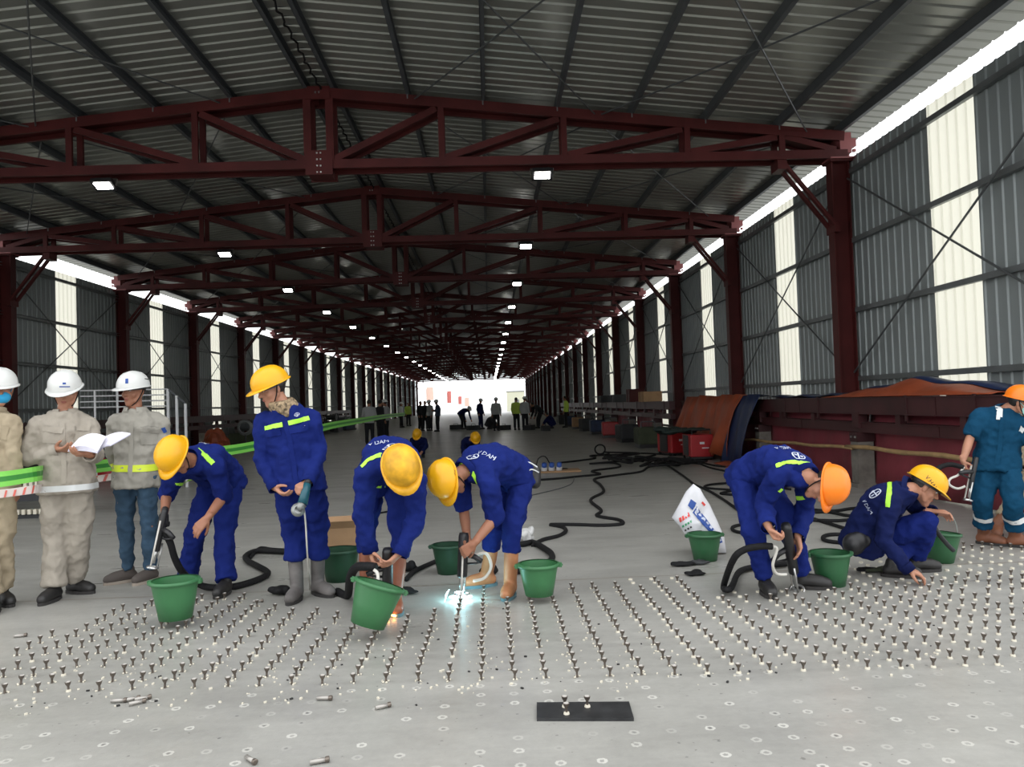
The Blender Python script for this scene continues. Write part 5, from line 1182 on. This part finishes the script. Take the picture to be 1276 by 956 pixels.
# red welding machines
def welder(label, px, py, rz, s=1.0):
    p = at_z(px, py); t = thing('welding_machine', label, 'machine', (p.x, p.y, 0), rz, 'red welding machines')
    mb = MB(); w, d, h = .52*s, .75*s, .50*s; mb.box((0, 0, .07+h/2), (w, d, h)); o = mb.build('case', 'red', t); b = o.modifiers.new('b', 'BEVEL'); b.width = .025; b.segments = 2
    mb = MB(); mb.box((0, 0, .05), (w*.9, d*.94, .05)); mb.build('base', 'blackp', t)
    for x in (-1, 1):
        for y in (-1, 1):
            m = MB(); m.lathe([(.001, -.02), (.045, -.02), (.045, .02), (.001, .02)], 12, Matrix.Translation((x*w*.46, y*d*.36, .045))@Matrix.Rotation(pi/2, 4, 'Y')); m.build('wheel', 'black', t)
    mb = MB(); mb.box((0, -d/2-.004, .07+h*.62), (w*.20, .006, h*.10)); mb.box((w*.14, -d/2-.004, .07+h*.40), (w*.30, .006, h*.045)); mb.build('printed_mark', 'silver', t)
    mb = MB(); mb.box((-w/2-.01, 0, .07+h*.5), (.03, d*.5, h*.9)); mb.build('side_vent', 'blackp', t)
    mb = MB(); mb.tube([(-w*.4, -d*.42, .07+h), (-w*.4, -d*.42, .17+h), (w*.4, -d*.42, .17+h), (w*.4, -d*.42, .07+h)], .015, 8); mb.build('carry_handle', 'blackp', t)
    return p, h
p, h = welder('red welding machine with pale marks on its face, the nearer of two', 870, 572, .0)
p2, h2 = welder('red welding machine half behind the nearer red one', 840, 567, .25)
mb = MB(); r2 = random.Random(9)
for i in range(14): mb.ell((r2.uniform(-.85, .55), r2.uniform(-.2, .7), r2.uniform(.62, .72)), (r2.uniform(.14, .25), .2, r2.uniform(.04, .07)), None, 8, 6)
tag(link('dark_cover', voxel(mb, 'dark_cover', 'darkgreen', .025, 1, .6, (.05, .15)), None, (p.x, p.y, 0)), 'dark green cover lying over the tops of the red welding machines', 'cover')
# things lying on and in front of the far frames
for px, py, y, w, h, d, m, lab in ((810, 495, 24.5, .8, .32, .6, 'brownc', 'brown crate on the rail frames beyond the orange tarpaulin'), (789, 500, 27.0, .7, .45, .5, 'maroon', 'maroon block standing on the far rail frames'), (773, 502, 30.5, .9, .30, .5, 'clutter', 'dark low box on the far rail frames'), (757, 503, 34, .9, .3, .5, 'clutter', 'dark low box farther along the rail frames')):
    q = at_y(px, py, y); t = thing('crate', lab, 'crate', (5.17, y, 1.322)); mb = MB(); mb.box((0, 0, h/2), (d, w, h)); mb.build('box', m, t)
    for s in (-1, 1):
        mb = MB(); mb.box((-d/2-.012, s*w*.3, h/2), (.02, .09, h)); mb.build('batten', m, t)
for i, (y, m) in enumerate(((22.3, 'clutterg'), (25.5, 'clutter'), (29, 'red'), (32.5, 'clutterb'), (36, 'clutter'), (39.5, 'brownc'), (43.5, 'clutterb'), (48, 'clutter'))):
    t = thing('machine_crate', 'low %s machine parked before the far rail frames, %s beyond the tarpaulin' % ({'clutterg': 'olive covered', 'clutter': 'dark', 'red': 'red', 'clutterb': 'blue', 'brownc': 'brown'}[m], ORD[i]), 'machine', (4.55, y, 0), .1*sin(i*2))
    mb = MB(); mb.box((0, 0, .34), (.6, .8, .5)); o = mb.build('case', m, t); b = o.modifiers.new('b', 'BEVEL'); b.width = .04
    mb = MB(); mb.box((0, 0, .05), (.55, .75, .10)); mb.build('skid', 'blackp', t)
    mb = MB(); mb.tube([(-.2, -.3, .58), (-.2, -.3, .75), (.2, -.3, .75), (.2, -.3, .58)], .02, 6); mb.build('handle', 'galv_dark', t)
for i, (px, py) in enumerate(((568, 535), (590, 536), (628, 536), (660, 536), (680, 537), (615, 534))):
    p = at_z(px, py); t = thing('tool_case', 'dark tool case on the deck among the far workers, %s from the left' % ORD[i], 'case', (p.x, p.y, 0), i*.4, 'tool cases among the far workers'); mb = MB(); mb.box((0, 0, .13), (.7, .4, .26)); mb.build('case', 'clutter', t); mb = MB(); mb.tube([(-.12, 0, .26), (-.12, 0, .33), (.12, 0, .33), (.12, 0, .26)], .015, 6); mb.build('handle', 'blackp', t)

# ---- left: rail frames, machines, railing, tapes
PL = [9.0+4.12*i for i in range(13)]
for i, y in enumerate(PL):
    o = copy_tree(fb); o.location = (-10.9, y, 0); o.rotation_euler = (0, 0, 0)
    tag(o, 'maroon rail frame on a grey post by the darker wall, %s from the near end' % ORD[i], 'frame', 'rail frames along the darker wall')
rnd = random.Random(2)
for i in range(10):
    y = [15.5, 18.8, 21.6, 31.5, 34.8, 38.1, 41.4, 44.7, 48, 51.3][i]; x = -9.75+rnd.uniform(-.25, .25); m = ['clutter', 'clutterb', 'clutter', 'clutterg'][i % 4]; h = rnd.uniform(.55, .95)
    t = thing('winding_machine', '%s machine with a drum, %s along the darker side of the deck' % ({'clutter': 'dark', 'clutterb': 'blue black', 'clutterg': 'olive'}[m], ORD[i]), 'machine', (x, y, 0), rnd.uniform(-.2, .2))
    mb = MB(); mb.box((0, 0, h*.42), (1.1, 1.7, h*.66)); o = mb.build('body', m, t); b = o.modifiers.new('b', 'BEVEL'); b.width = .05
    mb = MB(); mb.box((0, 0, .05), (1.2, 1.8, .10)); mb.build('skid', 'clutter', t)
    mb = MB(); mb.lathe([(.001, -.3), (.26, -.3), (.26, -.26), (.16, -.25), (.16, .25), (.26, .26), (.26, .3), (.001, .3)], 18, Matrix.Translation((.1, -.4, h*.75+.24))@Matrix.Rotation(pi/2, 4, 'Y')); mb.build('drum', 'galv_dark' if i % 3 == 0 else 'clutter', t)
    mb = MB(); mb.tube(spline([(.3, .5, h*.75), (.35, .55, h+.15), (.1, .7, h+.2), (-.3, .6, h*.75)], 4), .03, 6); mb.build('pipe', 'galv_dark', t)
p = at_x(305, 533, -8.7); t = thing('hose_coil', 'pale coil of hose hung on the dark machines behind the scarf wearing worker', 'coil', (p.x, p.y, p.z))
for k in range(3):
    mb = MB(); mb.tube([((.20+.03*k)*cos(q), .03*k, (.20+.03*k)*sin(q)) for q in [2*pi*j/20 for j in range(21)]], .028, 7, False); mb.build('turn', 'galv', t, True)
mb = MB(); mb.tube([(0, .06, -.2), (0, .06, -p.z+.02)], .03, 8); mb.box((0, .06, -p.z+.02), (.5, .4, .04)); mb.build('stand', 'clutter', t)
lump('brown tarpaulin heap on the deck by the darker wall', 262, 556, 1.3, 1.2, 1.0, 'tarp_o', 0, 'tarpaulin_heap', 'tarpaulin', 3, (-9.7, 27.3, 0))
lump('blue black tarpaulin heap beside the brown one', 243, 560, .9, 1.0, 1.1, 'clutterb', 0, 'tarpaulin_heap', 'tarpaulin', 4, (-9.8, 24.0, 0))
# white stair railing
t = thing('stair_railing', 'white steel railing with a sloping end behind the workers in white hats', 'railing', (0, 15, 0))
Q = lambda x, y, d=15: at_y(x, y, d)-Vector((0, 15, 0))
for (x, y) in ((118, 486), (146, 486), (209, 485), (220, 493), (231, 503)):
    a = Q(x, y); mb = MB(); mb.tube([(a.x, 0, 0), (a.x, 0, a.z)], .03 if x > 200 else .022, 8); mb.build('post', 'whitepaint', t)
for y in (487, 494, 501, 508):
    mb = MB(); mb.tube([Q(100, y), Q(210, y-2)], .014, 6); mb.build('rail', 'whitepaint', t)
mb = MB(); mb.tube([Q(209, 485), Q(231, 503)], .022, 6); mb.build('sloping_rail', 'galv_dark', t)
# peg rack on the deck edge
t = thing('peg_rack', 'low dark rack with rows of short white pegs at the deck edge', 'rack', (-7.2, 11.3, 0))
mb = MB(); mb.box((0, 0, .62), (2.6, .3, .10)); mb.box((0, 0, .35), (2.6, .3, .22)); mb.box((0, 0, .03), (2.6, .4, .06))
for x in (-1.2, 0, 1.2): mb.box((x, 0, .33), (.08, .2, .66))
mb.build('frame', 'clutter', t)
for i in range(32):
    mb = MB(); mb.box((-1.24+.08*i, -.17, .50), (.045, .05, .14)); mb.build('peg', 'ceramic', t); mb = MB(); mb.box((-1.24+.08*i, -.22, .10), (.045, .05, .07)); mb.build('peg', 'ceramic', t)
p = at_y(130, 573, 10.8); lump('red cloth bundle behind the papers at the deck edge', 132, 600, .55, .4, .62, 'red', 0, 'red_bundle', 'bundle', 6)
# barrier tapes
def tape(label, pts, w, cols, seed):
    pts = spline([P3(*p) for p in pts], 8); t = thing('barrier_tape', label, 'tape', pts[0]); o0 = pts[0]; K = len(cols)
    for k in range(K):
        V = []
        for i, p in enumerate(pts):
            tw = .25*sin(i*.35+seed); up = Vector((0, sin(tw), cos(tw))); V += [p-o0+up*w*(k/K-.5)*-1, p-o0+up*w*((k+1)/K-.5)*-1]
        mb = MB(); mb.add(V, [(2*i, 2*i+2, 2*i+3, 2*i+1) for i in range(len(pts)-1)]); mb.build('stripe', cols[k], t)
    return t, pts
tape('green striped barrier tape strung behind the workers in white hats', [(-30, 600, 5.55), (5, 597, 5.60), (50, 590, 5.75), (60, 588, 6.55), (125, 581, 6.9), (200, 571, 7.4), (300, 559, 8.6), (360, 545, 10.0), (410, 531, 12.0), (450, 524, 15), (480, 519, 20), (505, 516, 28)], .11, ['tape_g', 'tape_gd', 'tape_g'], .5)
t, pts = tape('red and white barrier tape strung below the green one', [(-30, 618, 5.50), (5, 615, 5.58), (48, 609, 5.75), (58, 607, 6.60), (100, 600, 6.85), (128, 596, 6.95), (200, 586, 7.4)], .06, ['tape_w'], 1.1)
for i in range(2, len(pts)-2, 2):
    a, b = pts[i], pts[i+1]; o0 = pts[0]; mb = MB(); u = Vector((0, 0, .028)); n = Vector((0, -.004, 0))
    mb.add([a-o0-u+n, a.lerp(b, .5)-o0-u+n, b-o0+u+n, a.lerp(b, .5)-o0+u+n], [(0, 1, 2, 3)]); mb.build('red_bar', 'tape_r', t)
